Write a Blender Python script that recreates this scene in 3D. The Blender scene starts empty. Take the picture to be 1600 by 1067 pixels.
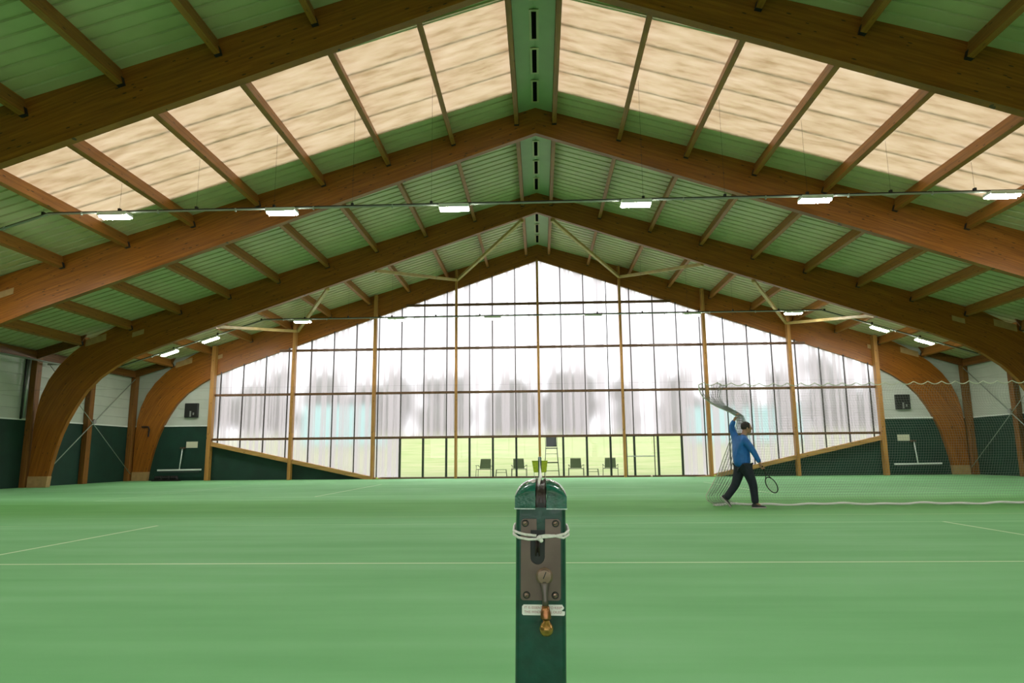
import bpy, bmesh, math, random
from mathutils import Vector, Matrix, noise
random.seed(7)
PI = math.pi
SC = bpy.context.scene
C = SC.collection

# ------------------------------------------------------------------ helpers
class MB:
    """collects shapes for ONE mesh object"""
    def __init__(s): s.v=[]; s.f=[]; s.m=[]; s.uv={}
    def add(s, vs, fs, mi=0):
        o=len(s.v); s.v+= [tuple(p) for p in vs]
        for f in fs: s.f.append(tuple(i+o for i in f)); s.m.append(mi)
        return s
    def box(s,x0,x1,y0,y1,z0,z1,mi=0):
        return s.add([(x0,y0,z0),(x1,y0,z0),(x1,y1,z0),(x0,y1,z0),(x0,y0,z1),(x1,y0,z1),(x1,y1,z1),(x0,y1,z1)],
          [(0,3,2,1),(4,5,6,7),(0,1,5,4),(1,2,6,5),(2,3,7,6),(3,0,4,7)],mi)
    def prism(s,poly,axis,a,b,mi=0):
        n=len(poly)
        def P(p,t): return {'x':(t,p[0],p[1]),'y':(p[0],t,p[1]),'z':(p[0],p[1],t)}[axis]
        return s.add([P(p,a) for p in poly]+[P(p,b) for p in poly],
          [tuple(range(n)),tuple(range(2*n-1,n-1,-1))]+[(i,i+n,(i+1)%n+n,(i+1)%n) for i in range(n)],mi)
    def tube(s,pts,r,n=8,mi=0,cap=True,up=None):
        pts=[Vector(p) for p in pts]; k=len(pts); R=r if isinstance(r,(list,tuple)) else [r]*k
        vs=[]; prev=None
        for i,p in enumerate(pts):
            d=(pts[min(i+1,k-1)]-pts[max(i-1,0)])
            if d.length<1e-9: d=Vector((0,0,1))
            d.normalize()
            if prev is None:
                u=d.cross(Vector((0,0,1))) if abs(d.z)<.9 else d.cross(Vector((0,1,0)))
            else: u=prev-d*prev.dot(d)
            u.normalize(); prev=u; w=d.cross(u)
            for j in range(n):
                a=2*PI*j/n; vs.append(p+(u*math.cos(a)+w*math.sin(a))*R[i])
        fs=[(i*n+j,i*n+(j+1)%n,(i+1)*n+(j+1)%n,(i+1)*n+j) for i in range(k-1) for j in range(n)]
        if cap: fs+=[tuple(range(n-1,-1,-1)),tuple(range((k-1)*n,k*n))]
        return s.add(vs,fs,mi)
    def bar(s,a,b,w,h,mi=0,up=(0,0,1)):
        a=Vector(a);b=Vector(b);d=(b-a).normalized();u=d.cross(Vector(up)).normalized();v=u.cross(d)
        vs=[p+u*i*w/2+v*j*h/2 for p in(a,b) for i,j in((-1,-1),(1,-1),(1,1),(-1,1))]
        return s.add(vs,[(0,3,2,1),(4,5,6,7),(0,1,5,4),(1,2,6,5),(2,3,7,6),(3,0,4,7)],mi)
    def lathe(s,c,prof,n=20,axis='z',mi=0):
        c=Vector(c); vs=[]
        for r,h in prof:
            for j in range(n):
                a=2*PI*j/n; x,y=r*math.cos(a),r*math.sin(a)
                vs.append(c+Vector({'z':(x,y,h),'y':(x,h,y),'x':(h,x,y)}[axis]))
        k=len(prof)
        fs=[(i*n+j,i*n+(j+1)%n,(i+1)*n+(j+1)%n,(i+1)*n+j) for i in range(k-1) for j in range(n)]
        fs+=[tuple(range(n-1,-1,-1)),tuple(range((k-1)*n,k*n))]
        return s.add(vs,fs,mi)
    def ball(s,c,r,n=16,mi=0,sc=(1,1,1)):
        prof=[(max(1e-4,math.sin(PI*i/(n//2))),-math.cos(PI*i/(n//2))) for i in range(n//2+1)]
        o=len(s.v); s.lathe((0,0,0),prof,n,'z',mi)
        for i in range(o,len(s.v)):
            p=s.v[i]; s.v[i]=(c[0]+p[0]*r*sc[0],c[1]+p[1]*r*sc[1],c[2]+p[2]*r*sc[2])
        return s
    def xform(s,M):
        s.v=[tuple(M@Vector(p)) for p in s.v]; return s
    def build(s,name,mat,parent=None,smooth=False,loc=None,bevel=0,auto=False):
        me=bpy.data.meshes.new(name); me.from_pydata(s.v,[],s.f); me.update()
        mats=mat if isinstance(mat,(list,tuple)) else [mat]
        for m in mats: me.materials.append(m)
        me.polygons.foreach_set('material_index',s.m)
        bm=bmesh.new(); bm.from_mesh(me); bmesh.ops.recalc_face_normals(bm,faces=bm.faces)
        if bevel:
            bmesh.ops.bevel(bm,geom=[e for e in bm.edges if len(e.link_faces)==2 and e.calc_face_angle(0)>.5],offset=bevel,segments=2,affect='EDGES',profile=.5)
        bm.to_mesh(me); bm.free()
        if smooth: me.shade_smooth()
        o=bpy.data.objects.new(name,me); C.objects.link(o)
        if loc: o.location=loc
        if parent: o.parent=parent
        return o

def tag(o,label=None,cat=None,group=None,kind=None):
    if label: o['label']=label
    if cat: o['category']=cat
    if group: o['group']=group
    if kind: o['kind']=kind
    return o
def empty(name,loc=(0,0,0),rz=0):
    o=bpy.data.objects.new(name,None); C.objects.link(o); o.location=loc; o.rotation_euler=(0,0,rz); o.empty_display_size=.1
    return o
def struct(o): o['kind']='structure'; return o
def copy_tree(o,parent=None):
    c=o.copy(); C.objects.link(c)
    if parent: c.parent=parent
    for ch in list(o.children): copy_tree(ch,c)
    return c

# ------------------------------------------------------------------ materials
def nmat(name):
    m=bpy.data.materials.new(name); m.use_nodes=True; nt=m.node_tree; nt.nodes.clear()
    out=nt.nodes.new('ShaderNodeOutputMaterial'); return m,nt,out
def N(nt,t,**k):
    n=nt.nodes.new(t)
    for a,b in k.items():
        if a in n.inputs.keys() if hasattr(n.inputs,'keys') else False: n.inputs[a].default_value=b
        else: setattr(n,a,b)
    return n
def L(nt,a,b): nt.links.new(a,b)
def simple(name,col,rough=.5,metal=0,var=0,scale=8,bump=0,coat=0,spec=.5):
    m,nt,out=nmat(name); p=nt.nodes.new('ShaderNodeBsdfPrincipled'); L(nt,p.outputs[0],out.inputs[0])
    p.inputs['Base Color'].default_value=(*col,1); p.inputs['Roughness'].default_value=rough; p.inputs['Metallic'].default_value=metal
    p.inputs['Coat Weight'].default_value=coat; p.inputs['Specular IOR Level'].default_value=spec
    if var or bump:
        tc=nt.nodes.new('ShaderNodeTexCoord'); nz=nt.nodes.new('ShaderNodeTexNoise'); nz.inputs['Scale'].default_value=scale; nz.inputs['Detail'].default_value=6
        L(nt,tc.outputs['Object'],nz.inputs['Vector'])
        r=nt.nodes.new('ShaderNodeMapRange'); r.inputs[1].default_value=.3; r.inputs[2].default_value=.7; r.inputs[3].default_value=1-var; r.inputs[4].default_value=1+var
        L(nt,nz.outputs['Fac'],r.inputs[0])
        mx=nt.nodes.new('ShaderNodeVectorMath'); mx.operation='SCALE'; mx.inputs[0].default_value=col
        L(nt,r.outputs[0],mx.inputs['Scale']); L(nt,mx.outputs[0],p.inputs['Base Color'])
        if bump:
            b=nt.nodes.new('ShaderNodeBump'); b.inputs['Strength'].default_value=bump; b.inputs['Distance'].default_value=.01
            L(nt,nz.outputs['Fac'],b.inputs['Height']); L(nt,b.outputs[0],p.inputs['Normal'])
    return m
def ramp(nt,fac,stops):
    r=nt.nodes.new('ShaderNodeValToRGB'); L(nt,fac,r.inputs[0])
    e=r.color_ramp.elements
    while len(e)<len(stops): e.new(.5)
    for i,(p,c) in enumerate(stops): e[i].position=p; e[i].color=(*c,1)
    return r.outputs[0]
def mathn(nt,op,a,b=None,c=None):
    n=nt.nodes.new('ShaderNodeMath'); n.operation=op
    for i,x in enumerate((a,b,c)):
        if x is None: continue
        if isinstance(x,(int,float)): n.inputs[i].default_value=x
        else: L(nt,x,n.inputs[i])
    return n.outputs[0]
def wood(name,axis,dark,light,knots=True,rough=.45,lam=.04):
    """glued laminated timber: grain along axis ('x','y','z' object space or 'uv')"""
    m,nt,out=nmat(name); p=nt.nodes.new('ShaderNodeBsdfPrincipled'); L(nt,p.outputs[0],out.inputs[0])
    tc=nt.nodes.new('ShaderNodeTexCoord'); mp=nt.nodes.new('ShaderNodeMapping')
    L(nt,tc.outputs['UV' if axis=='uv' else 'Object'],mp.inputs[0])
    sc={'uv':(.5,9,9),'x':(.5,9,9),'y':(9,.5,9),'z':(9,9,.5)}[axis]; mp.inputs['Scale'].default_value=sc
    nz=nt.nodes.new('ShaderNodeTexNoise'); nz.inputs['Scale'].default_value=1.6; nz.inputs['Detail'].default_value=8; nz.inputs['Roughness'].default_value=.6
    L(nt,mp.outputs[0],nz.inputs['Vector'])
    col=ramp(nt,nz.outputs['Fac'],[(.3,dark),(.7,light)])
    # boards of slightly different tone
    sep=nt.nodes.new('ShaderNodeSeparateXYZ'); L(nt,tc.outputs['UV' if axis=='uv' else 'Object'],sep.inputs[0])
    across={'uv':'Y','x':'Z','y':'Z','z':'X'}[axis]; al={'uv':'X','x':'X','y':'Y','z':'Z'}[axis]
    bi=mathn(nt,'FLOOR',mathn(nt,'DIVIDE',sep.outputs[across],lam))
    wn=nt.nodes.new('ShaderNodeTexWhiteNoise'); wn.noise_dimensions='2D'
    cmb=nt.nodes.new('ShaderNodeCombineXYZ'); L(nt,bi,cmb.inputs[0]); L(nt,mathn(nt,'FLOOR',mathn(nt,'MULTIPLY_ADD',bi,.37,mathn(nt,'DIVIDE',sep.outputs[al],2.3))),cmb.inputs[1])
    L(nt,cmb.outputs[0],wn.inputs['Vector'])
    tone=mathn(nt,'MULTIPLY_ADD',wn.outputs['Value'],.3,.85)
    mx=nt.nodes.new('ShaderNodeVectorMath'); mx.operation='SCALE'; L(nt,col,mx.inputs[0]); L(nt,tone,mx.inputs['Scale'])
    c2=mx.outputs[0]
    if knots:
        mp2=nt.nodes.new('ShaderNodeMapping'); L(nt,tc.outputs['UV' if axis=='uv' else 'Object'],mp2.inputs[0])
        mp2.inputs['Scale'].default_value={'uv':(3.2,11,11),'x':(3.2,11,11),'y':(11,3.2,11),'z':(11,11,3.2)}[axis]
        vo=nt.nodes.new('ShaderNodeTexVoronoi'); vo.inputs['Scale'].default_value=1.0; L(nt,mp2.outputs[0],vo.inputs['Vector'])
        kn=mathn(nt,'LESS_THAN',vo.outputs['Distance'],.17)
        wn2=nt.nodes.new('ShaderNodeTexWhiteNoise'); L(nt,vo.outputs['Position'],wn2.inputs['Vector'])
        kn=mathn(nt,'MULTIPLY',kn,mathn(nt,'GREATER_THAN',wn2.outputs['Value'],.6))
        mm=nt.nodes.new('ShaderNodeMix'); mm.data_type='RGBA'; L(nt,mathn(nt,'MULTIPLY',kn,.85),mm.inputs['Factor']); L(nt,c2,mm.inputs['A']); mm.inputs['B'].default_value=(.04,.02,.01,1)
        c2=mm.outputs['Result']
    L(nt,c2,p.inputs['Base Color']); p.inputs['Roughness'].default_value=rough; p.inputs['Specular IOR Level'].default_value=.35
    return m

M={}
WD,WL=(.205,.066,.007),(.36,.128,.015)
M['arch']=wood('arch_timber','uv',WD,WL,rough=.38)
M['post_z']=wood('post_timber','z',(.15,.06,.012),(.26,.11,.022),lam=.08)
M['eaves']=wood('eaves_timber','y',(.12,.045,.008),(.2,.08,.016))
M['beam_y']=wood('purlin_timber','y',(.24,.092,.016),(.40,.165,.032))
M['col_z']=wood('column_timber','z',(.34,.16,.04),(.52,.26,.07),lam=.08)
M['board_x']=wood('sill_timber','x',(.36,.19,.06),(.55,.31,.10),lam=.08)
M['strut']=simple('pale_strut_timber',(.5,.36,.13),.5,var=.15,scale=3)
M['rail']=simple('brown_window_rail',(.12,.055,.02),.4)
M['mullion']=simple('dark_mullion',(.03,.026,.022),.4)
M['mullion_dark']=simple('black_green_frame',(.012,.022,.01),.4)
M['steel']=simple('galvanised_steel',(.42,.44,.42),.4,.8)
M['rod']=simple('pale_rod',(.30,.34,.29),.5)
M['matt_black']=simple('matt_black',(.006,.006,.006),1,spec=0)
M['dark']=simple('black_plastic',(.01,.011,.01),.5)
M['hanger']=simple('dark_steel_shoe',(.035,.04,.05),.45,.6)
M['plate']=simple('pale_cover_board',(.40,.25,.10),.55,var=.12,scale=6)
M['deck']=simple('roof_deck_coating',(.52,.50,.30),.42,var=.05,scale=2)
M['ridge']=simple('ridge_sheet_coating',(.36,.46,.28),.45,var=.05,scale=2)
M['wall_white']=simple('white_wall_cladding',(.50,.54,.47),.5,var=.06,scale=1.2)
M['wall_green']=simple('dark_green_wall',(.003,.034,.020),.7,var=.2,scale=1.5)
M['trimw']=simple('white_trim',(.75,.8,.75),.5)

def mk_floor(line=False):
    m,nt,out=nmat('worn_line_paint' if line=='worn' else 'floor_line_paint' if line else 'green_court_carpet'); p=nt.nodes.new('ShaderNodeBsdfPrincipled'); L(nt,p.outputs[0],out.inputs[0])
    tc=nt.nodes.new('ShaderNodeTexCoord')
    n1=nt.nodes.new('ShaderNodeTexNoise'); n1.inputs['Scale'].default_value=.35; n1.inputs['Detail'].default_value=5; L(nt,tc.outputs['Object'],n1.inputs['Vector'])
    mp=nt.nodes.new('ShaderNodeMapping'); mp.inputs['Scale'].default_value=(.25,2.2,1); L(nt,tc.outputs['Object'],mp.inputs[0])
    n3=nt.nodes.new('ShaderNodeTexNoise'); n3.inputs['Scale'].default_value=1.0; n3.inputs['Detail'].default_value=5; L(nt,mp.outputs[0],n3.inputs['Vector'])
    n2=nt.nodes.new('ShaderNodeTexNoise'); n2.inputs['Scale'].default_value=260; n2.inputs['Detail'].default_value=3; L(nt,tc.outputs['Object'],n2.inputs['Vector'])
    f=mathn(nt,'ADD',mathn(nt,'MULTIPLY',n1.outputs['Fac'],.5),mathn(nt,'MULTIPLY',n3.outputs['Fac'],.5))
    f=mathn(nt,'MULTIPLY_ADD',mathn(nt,'SUBTRACT',n2.outputs['Fac'],.5),.35,f)
    if line=='worn': col=ramp(nt,f,[(.35,(.22,.50,.20)),(.5,(.38,.63,.33)),(.7,(.52,.72,.44))])
    elif line: col=ramp(nt,f,[(.3,(.55,.70,.42)),(.7,(.80,.86,.64))])
    else: col=ramp(nt,f,[(.3,(.165,.44,.17)),(.52,(.215,.515,.22)),(.75,(.275,.57,.29))])
    L(nt,col,p.inputs['Base Color']); p.inputs['Roughness'].default_value=.78; p.inputs['Specular IOR Level'].default_value=.2
    # the strip between the courts is tinted darker and yellower, fading out softly
    sp=nt.nodes.new('ShaderNodeSeparateXYZ'); L(nt,tc.outputs['Object'],sp.inputs[0])
    yy=mathn(nt,'MULTIPLY_ADD',mathn(nt,'SUBTRACT',n3.outputs['Fac'],.5),1.6,sp.outputs['Y'])
    w=mathn(nt,'SUBTRACT',1,mathn(nt,'MINIMUM',mathn(nt,'MAXIMUM',mathn(nt,'DIVIDE',mathn(nt,'SUBTRACT',mathn(nt,'ABSOLUTE',mathn(nt,'SUBTRACT',yy,15.3)),1.3),2.2),0),1))
    mm=nt.nodes.new('ShaderNodeMix'); mm.data_type='RGBA'; mm.blend_type='MULTIPLY'; L(nt,mathn(nt,'MULTIPLY',w,.9),mm.inputs['Factor']); L(nt,col,mm.inputs['A']); mm.inputs['B'].default_value=(.50,.62,.34,1)
    L(nt,mm.outputs['Result'],p.inputs['Base Color'])
    b=nt.nodes.new('ShaderNodeBump'); b.inputs['Strength'].default_value=.25; b.inputs['Distance'].default_value=.002
    L(nt,n2.outputs['Fac'],b.inputs['Height']); L(nt,b.outputs[0],p.inputs['Normal'])
    return m
M['floor']=mk_floor(); M['line']=mk_floor(True)
M['line_worn']=mk_floor('worn')

def mk_skylight():
    m,nt,out=nmat('aged_fibreglass_rooflight')
    tc=nt.nodes.new('ShaderNodeTexCoord'); sep=nt.nodes.new('ShaderNodeSeparateXYZ'); L(nt,tc.outputs['Object'],sep.inputs[0])
    mp=nt.nodes.new('ShaderNodeMapping'); mp.inputs['Scale'].default_value=(.8,3.2,1); L(nt,tc.outputs['Object'],mp.inputs[0])
    nz=nt.nodes.new('ShaderNodeTexNoise'); nz.inputs['Scale'].default_value=1.3; nz.inputs['Detail'].default_value=7; nz.inputs['Roughness'].default_value=.6; L(nt,mp.outputs[0],nz.inputs['Vector'])
    nb=nt.nodes.new('ShaderNodeTexNoise'); nb.inputs['Scale'].default_value=4; nb.inputs['Detail'].default_value=4; L(nt,tc.outputs['Object'],nb.inputs['Vector'])
    # dirt gathers at sheet overlaps every 1.05 m along y
    fr=mathn(nt,'FRACT',mathn(nt,'DIVIDE',mathn(nt,'ADD',sep.outputs['Y'],mathn(nt,'MULTIPLY_ADD',nb.outputs['Fac'],.05,-.025)),1.05))
    d=mathn(nt,'MINIMUM',fr,mathn(nt,'SUBTRACT',1,fr))
    seam=mathn(nt,'SUBTRACT',1,mathn(nt,'MINIMUM',mathn(nt,'MULTIPLY',d,11),1))
    stain=ramp(nt,nz.outputs['Fac'],[(.28,(.105,.064,.034)),(.5,(.165,.118,.074)),(.72,(.20,.152,.104))])
    sc=mathn(nt,'SUBTRACT',1,mathn(nt,'MULTIPLY',seam,mathn(nt,'MULTIPLY_ADD',nb.outputs['Fac'],.75,.2)))
    mx=nt.nodes.new('ShaderNodeVectorMath'); mx.operation='SCALE'; L(nt,stain,mx.inputs[0]); L(nt,sc,mx.inputs['Scale'])
    t=nt.nodes.new('ShaderNodeBsdfTranslucent'); L(nt,mx.outputs[0],t.inputs[0])
    d2=nt.nodes.new('ShaderNodeBsdfDiffuse'); d2.inputs[0].default_value=(.30,.25,.16,1)
    mi=nt.nodes.new('ShaderNodeAddShader'); L(nt,t.outputs[0],mi.inputs[0]); L(nt,d2.outputs[0],mi.inputs[1])
    L(nt,mi.outputs[0],out.inputs[0]); return m
M['skylight']=mk_skylight()

def mk_poly():
    """multiwall sheet: clearer and cloudier vertical bands"""
    m,nt,out=nmat('cloudy_multiwall_sheet')
    tc=nt.nodes.new('ShaderNodeTexCoord'); mp=nt.nodes.new('ShaderNodeMapping'); mp.inputs['Scale'].default_value=(3.4,0,.03); L(nt,tc.outputs['Object'],mp.inputs[0])
    nz=nt.nodes.new('ShaderNodeTexNoise'); nz.inputs['Scale'].default_value=1; nz.inputs['Detail'].default_value=2; L(nt,mp.outputs[0],nz.inputs['Vector'])
    mp2=nt.nodes.new('ShaderNodeMapping'); mp2.inputs['Scale'].default_value=(9,0,.1); L(nt,tc.outputs['Object'],mp2.inputs[0])
    n2=nt.nodes.new('ShaderNodeTexNoise'); n2.inputs['Scale'].default_value=1; n2.inputs['Detail'].default_value=1; L(nt,mp2.outputs[0],n2.inputs['Vector'])
    f=mathn(nt,'MULTIPLY_ADD',mathn(nt,'SUBTRACT',n2.outputs['Fac'],.5),.35,nz.outputs['Fac'])
    r=nt.nodes.new('ShaderNodeMapRange'); r.inputs[1].default_value=.44; r.inputs[2].default_value=.56; r.inputs[3].default_value=.08; r.inputs[4].default_value=.44; L(nt,f,r.inputs[0])
    tr=nt.nodes.new('ShaderNodeBsdfRefraction'); tr.inputs['Color'].default_value=(.96,.95,.98,1); tr.inputs['Roughness'].default_value=.35; tr.inputs['IOR'].default_value=1.12
    tl=nt.nodes.new('ShaderNodeBsdfTranslucent'); tl.inputs[0].default_value=(.335,.303,.322,1)
    mi=nt.nodes.new('ShaderNodeMixShader'); L(nt,r.outputs[0],mi.inputs[0]); L(nt,tl.outputs[0],mi.inputs[1]); L(nt,tr.outputs[0],mi.inputs[2])
    L(nt,mi.outputs[0],out.inputs[0]); return m
M['poly']=mk_poly()
def mk_glass():
    m,nt,out=nmat('clear_glass'); tr=nt.nodes.new('ShaderNodeBsdfTransparent'); tr.inputs[0].default_value=(.94,.97,.94,1)
    g=nt.nodes.new('ShaderNodeBsdfGlossy'); g.inputs['Roughness'].default_value=.02
    fr=nt.nodes.new('ShaderNodeFresnel'); fr.inputs[0].default_value=1.35
    mi=nt.nodes.new('ShaderNodeMixShader'); L(nt,fr.outputs[0],mi.inputs[0]); L(nt,tr.outputs[0],mi.inputs[1]); L(nt,g.outputs[0],mi.inputs[2])
    L(nt,mi.outputs[0],out.inputs[0]); return m
M['glass']=mk_glass()
def mk_emit(name,col,s):
    m,nt,out=nmat(name); e=nt.nodes.new('ShaderNodeEmission'); e.inputs[0].default_value=(*col,1); e.inputs[1].default_value=s; L(nt,e.outputs[0],out.inputs[0]); return m
M['tube']=mk_emit('lit_tube',(1,.97,.92),200)

# ------------------------------------------------------------------ dimensions (metres)
FY=[34.20-7.08*k for k in range(0,9)][::-1]          # front faces of the frames, last = window end
F4=34.20; F3=27.12; F2=20.04; F1=12.96; F0=5.88
TH=.20
ZR,MR=11.918,.3047       # roof underside at ridge, slope
ZB,MBs=11.067,.346       # soffit of rafters
WALLX=20.95
YREAR=-22.4
def zr(x): return ZR-MR*abs(x)
def zb(x): return ZB-MBs*abs(x)

# ------------------------------------------------------------------ camera
cam=bpy.data.cameras.new('camera'); camo=bpy.data.objects.new('camera',cam); C.objects.link(camo); SC.camera=camo
f,yaw,pit,rol,h=1065.79,.0398698,.1653015,-.0092507,1.10351
cy,sy=math.cos(yaw),math.sin(yaw)
F=Vector((-sy*math.cos(pit),cy*math.cos(pit),math.sin(pit))); R0=Vector((cy,sy,0)); U0=R0.cross(F)
R=math.cos(rol)*R0+math.sin(rol)*U0; U=-math.sin(rol)*R0+math.cos(rol)*U0
camo.matrix_world=Matrix(((R.x,U.x,-F.x,0),(R.y,U.y,-F.y,0),(R.z,U.z,-F.z,h),(0,0,0,1)))
cam.sensor_width=36; cam.lens=36*f/1600; cam.clip_start=.05; cam.clip_end=600

# ------------------------------------------------------------------ floor with painted court lines (one mesh, two materials)
def court_rects(yc):
    r=[]; w=.05
    for dy in(-5.485,5.485,-4.115,4.115): r.append((-11.885,11.885,yc+dy-w/2,yc+dy+w/2,2))
    r.append((-6.4,6.4,yc-w/2,yc+w/2,1 if yc<10 else 2))
    for s in(-1,1):
        r.append((s*6.4-w/2,s*6.4+w/2,yc-4.115,yc+4.115,1)); r.append((s*11.885-w/2,s*11.885+w/2,yc-5.485,yc+5.485,1 if yc<10 else 2))
    return r
rects=court_rects(7.374)+court_rects(23.62)
xs=sorted(set([-WALLX-.1,WALLX+.1,-15,15]+[round(a,4) for r in rects for a in r[:2]]))
ys=sorted(set([YREAR,F4+.25,-10,0]+[round(a,4) for r in rects for a in r[2:4]]))
mb=MB()
for i in range(len(xs)-1):
    for j in range(len(ys)-1):
        cx,cyy=(xs[i]+xs[i+1])/2,(ys[j]+ys[j+1])/2
        on=min([k for a,b,c,d,k in rects if a<cx<b and c<cyy<d] or [0])
        mb.add([(xs[i],ys[j],0),(xs[i+1],ys[j],0),(xs[i+1],ys[j+1],0),(xs[i],ys[j+1],0)],[(0,1,2,3)],on)
fo=mb.build('floor',[M['floor'],M['line'],M['line_worn']]); struct(fo)
bm=bmesh.new(); bm.from_mesh(fo.data); bmesh.ops.remove_doubles(bm,verts=bm.verts,dist=1e-5)
for fc in bm.faces:
    if fc.normal.z<0: fc.normal_flip()
bm.to_mesh(fo.data); bm.free()

# ------------------------------------------------------------------ roof deck
SK0,SK1,SKX=14.50,18.72,12.90
RX=.56
def deck(side):
    prof=[]; y=YREAR; P=.3545
    while y<F4+.3:
        prof+=[(y,0),(y+P-.095,0),(y+P-.083,.045),(y+P-.012,.045)]; y+=P
    prof.append((y,0))
    mb=MB()
    for (y0,d0),(y1,d1) in zip(prof,prof[1:]):
        ym=(y0+y1)/2
        for xa,xb in((RX,SKX),(SKX,WALLX+.15)):
            for s0,s1 in((-22.0+14.2+0,0),): pass
            if xa==RX and (SK0<ym<SK1 or SK0-28.32<ym<SK1-28.32): continue
            mb.add([(side*xa,y0,zr(xa)+d0),(side*xb,y0,zr(xb)+d0),(side*xb,y1,zr(xb)+d1),(side*xa,y1,zr(xa)+d1)],[(0,1,2,3)])
    return struct(mb.build('ceiling',M['deck']))
deck(-1); deck(1)
mb=MB()
mb.prism([(-RX-.02,zr(RX)-.012),(0,zr(0)-.012),(RX+.02,zr(RX)-.012),(RX+.02,zr(RX)+.05),(0,zr(0)+.05),(-RX-.02,zr(RX)+.05)],'y',YREAR,F4+.3)
struct(mb.build('ceiling',M['ridge']))
PX=[.59]+[2.69+2.04*i for i in range(0,9)]        # purlin lines: .59,2.69,...,19.01
# rooflights: one window per slope, a pane per purlin bay
def rooflight(side,ybase,idx):
    root=empty('window_%d'%idx,(0,ybase,0)); struct(root)
    xs=[RX]+PX[1:6]+[SKX]
    for a,b in zip(xs,xs[1:]):
        mb=MB(); y0,y1=0,SK1-SK0
        n=4
        for k in range(n):   # overlapping sheets, each a few millimetres higher at one edge
            ya=k*1.055; yb=ya+1.055
            mb.add([(side*a,ya,zr(a)+.012),(side*b,ya,zr(b)+.012),(side*b,yb,zr(b)),(side*a,yb,zr(a))],[(0,1,2,3)])
        mb.build('pane',M['skylight'],root)
    fr=MB()
    for yy in(-.02,y1-.0):
        fr.add([(side*RX,yy,zr(RX)-.02),(side*SKX,yy,zr(SKX)-.02),(side*SKX,yy+.05,zr(SKX)-.02),(side*RX,yy+.05,zr(RX)-.02),
                (side*RX,yy,zr(RX)+.06),(side*SKX,yy,zr(SKX)+.06),(side*SKX,yy+.05,zr(SKX)+.06),(side*RX,yy+.05,zr(RX)+.06)],[(0,3,2,1),(4,5,6,7),(0,1,5,4),(1,2,6,5),(2,3,7,6),(3,0,4,7)])
    fr.build('window_frame',M['deck'],root)
rooflight(-1,SK0,1); rooflight(1,SK0,2); rooflight(-1,SK0-28.32,5); rooflight(1,SK0-28.32,6)

# ------------------------------------------------------------------ timber frames
inner=[(19.85,0),(19.80,.45),(19.71,.95),(19.59,1.5),(19.43,2.1),(19.22,2.65),(18.92,3.25),(18.55,3.85),(18.05,4.38),(17.4,4.85),(16.7,5.24),(15.6,zb(15.6)),(14,zb(14)),(11,zb(11)),(7.5,zb(7.5)),(3.7,zb(3.7)),(0,ZB)]
outer=[(20.6,0),(20.6,.45),(20.6,.95),(20.6,1.6),(20.6,2.3),(20.55,3.0),(20.42,3.7),(20.17,4.33),(19.78,4.92),(19.25,5.47),(18.6,5.97),(17.6,zr(17.6)-.05),(15.6,zr(15.6)),(12.2,zr(12.2)),(8.0,zr(8.0)),(3.9,zr(3.9)),(0,ZR)]
def arch_mesh():
    me=bpy.data.meshes.new('timber_arch'); bm=bmesh.new(); uvl=bm.loops.layers.uv.new('UVMap')
    for side in(-1,1):
        n=len(inner); u=[0]
        for i in range(1,n):
            a=Vector(((inner[i][0]+outer[i][0])/2,(inner[i][1]+outer[i][1])/2)); b=Vector(((inner[i-1][0]+outer[i-1][0])/2,(inner[i-1][1]+outer[i-1][1])/2)); u.append(u[-1]+(a-b).length)
        dep=[math.dist(inner[i],outer[i]) for i in range(n)]
        V={}
        for i in range(n):
            for k,(src) in enumerate((inner,outer)):
                for yy in(0,1): V[i,k,yy]=bm.verts.new((side*src[i][0],yy*TH,src[i][1]))
        off=0 if side<0 else 37
        def face(keys,uvs):
            fc=bm.faces.new([V[k] for k in keys])
            for lp,w in zip(fc.loops,uvs): lp[uvl].uv=w
        for i in range(n-1):
            a,b=u[i]+off,u[i+1]+off; d0,d1=dep[i],dep[i+1]
            face([(i,0,0),(i+1,0,0),(i+1,1,0),(i,1,0)],[(a,0),(b,0),(b,d1),(a,d0)])
            face([(i,0,1),(i,1,1),(i+1,1,1),(i+1,0,1)],[(a,5),(a,5+d0),(b,5+d1),(b,5)])
            face([(i,0,0),(i,0,1),(i+1,0,1),(i+1,0,0)],[(a,9),(a,9.03),(b,9.03),(b,9)])
            face([(i,1,0),(i+1,1,0),(i+1,1,1),(i,1,1)],[(a,12),(b,12),(b,12.03),(a,12.03)])
        face([(0,0,0),(0,1,0),(0,1,1),(0,0,1)],[(0,0),(0,1),(.2,1),(.2,0)])
    bmesh.ops.remove_doubles(bm,verts=bm.verts,dist=1e-4)
    bmesh.ops.recalc_face_normals(bm,faces=bm.faces); bm.to_mesh(me); bm.free(); me.materials.append(M['arch']); return me
ame=arch_mesh()
def make_arch():
    root=empty('timber_arch')
    tm=bpy.data.objects.new('frame',ame); C.objects.link(tm); tm.parent=root
    for s in(-1,1):
        m=MB(); m.prism([(s*19.83,0),(s*20.62,0),(s*20.62,.44),(s*19.79,.44)],'y',-.02,TH+.02); m.build('base_shoe',M['plate'],root,bevel=.008)
        def pl(x0,x1,za,zh):   # cover boards screwed on the face, following the roof slope
            z=lambda x: za-MR*(abs(x)-x0)
            m=MB(); m.prism([(s*x0,z(x0)-zh),(s*x1,z(x1)-zh),(s*x1,z(x1)),(s*x0,z(x0))],'y',-.012,0); m.build('cover_board',M['plate'],root)
        pl(17.9,18.75,6.24,.28); pl(16.32,16.8,6.40,.20)
    m=MB(); m.prism([(-.22,ZR-.42),(.22,ZR-.42),(.22,ZR-.07),(0,ZR-.01),(-.22,ZR-.07)],'y',-.012,0); m.build('ridge_plate',M['arch'],root)
    return root
arch=make_arch()
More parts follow.
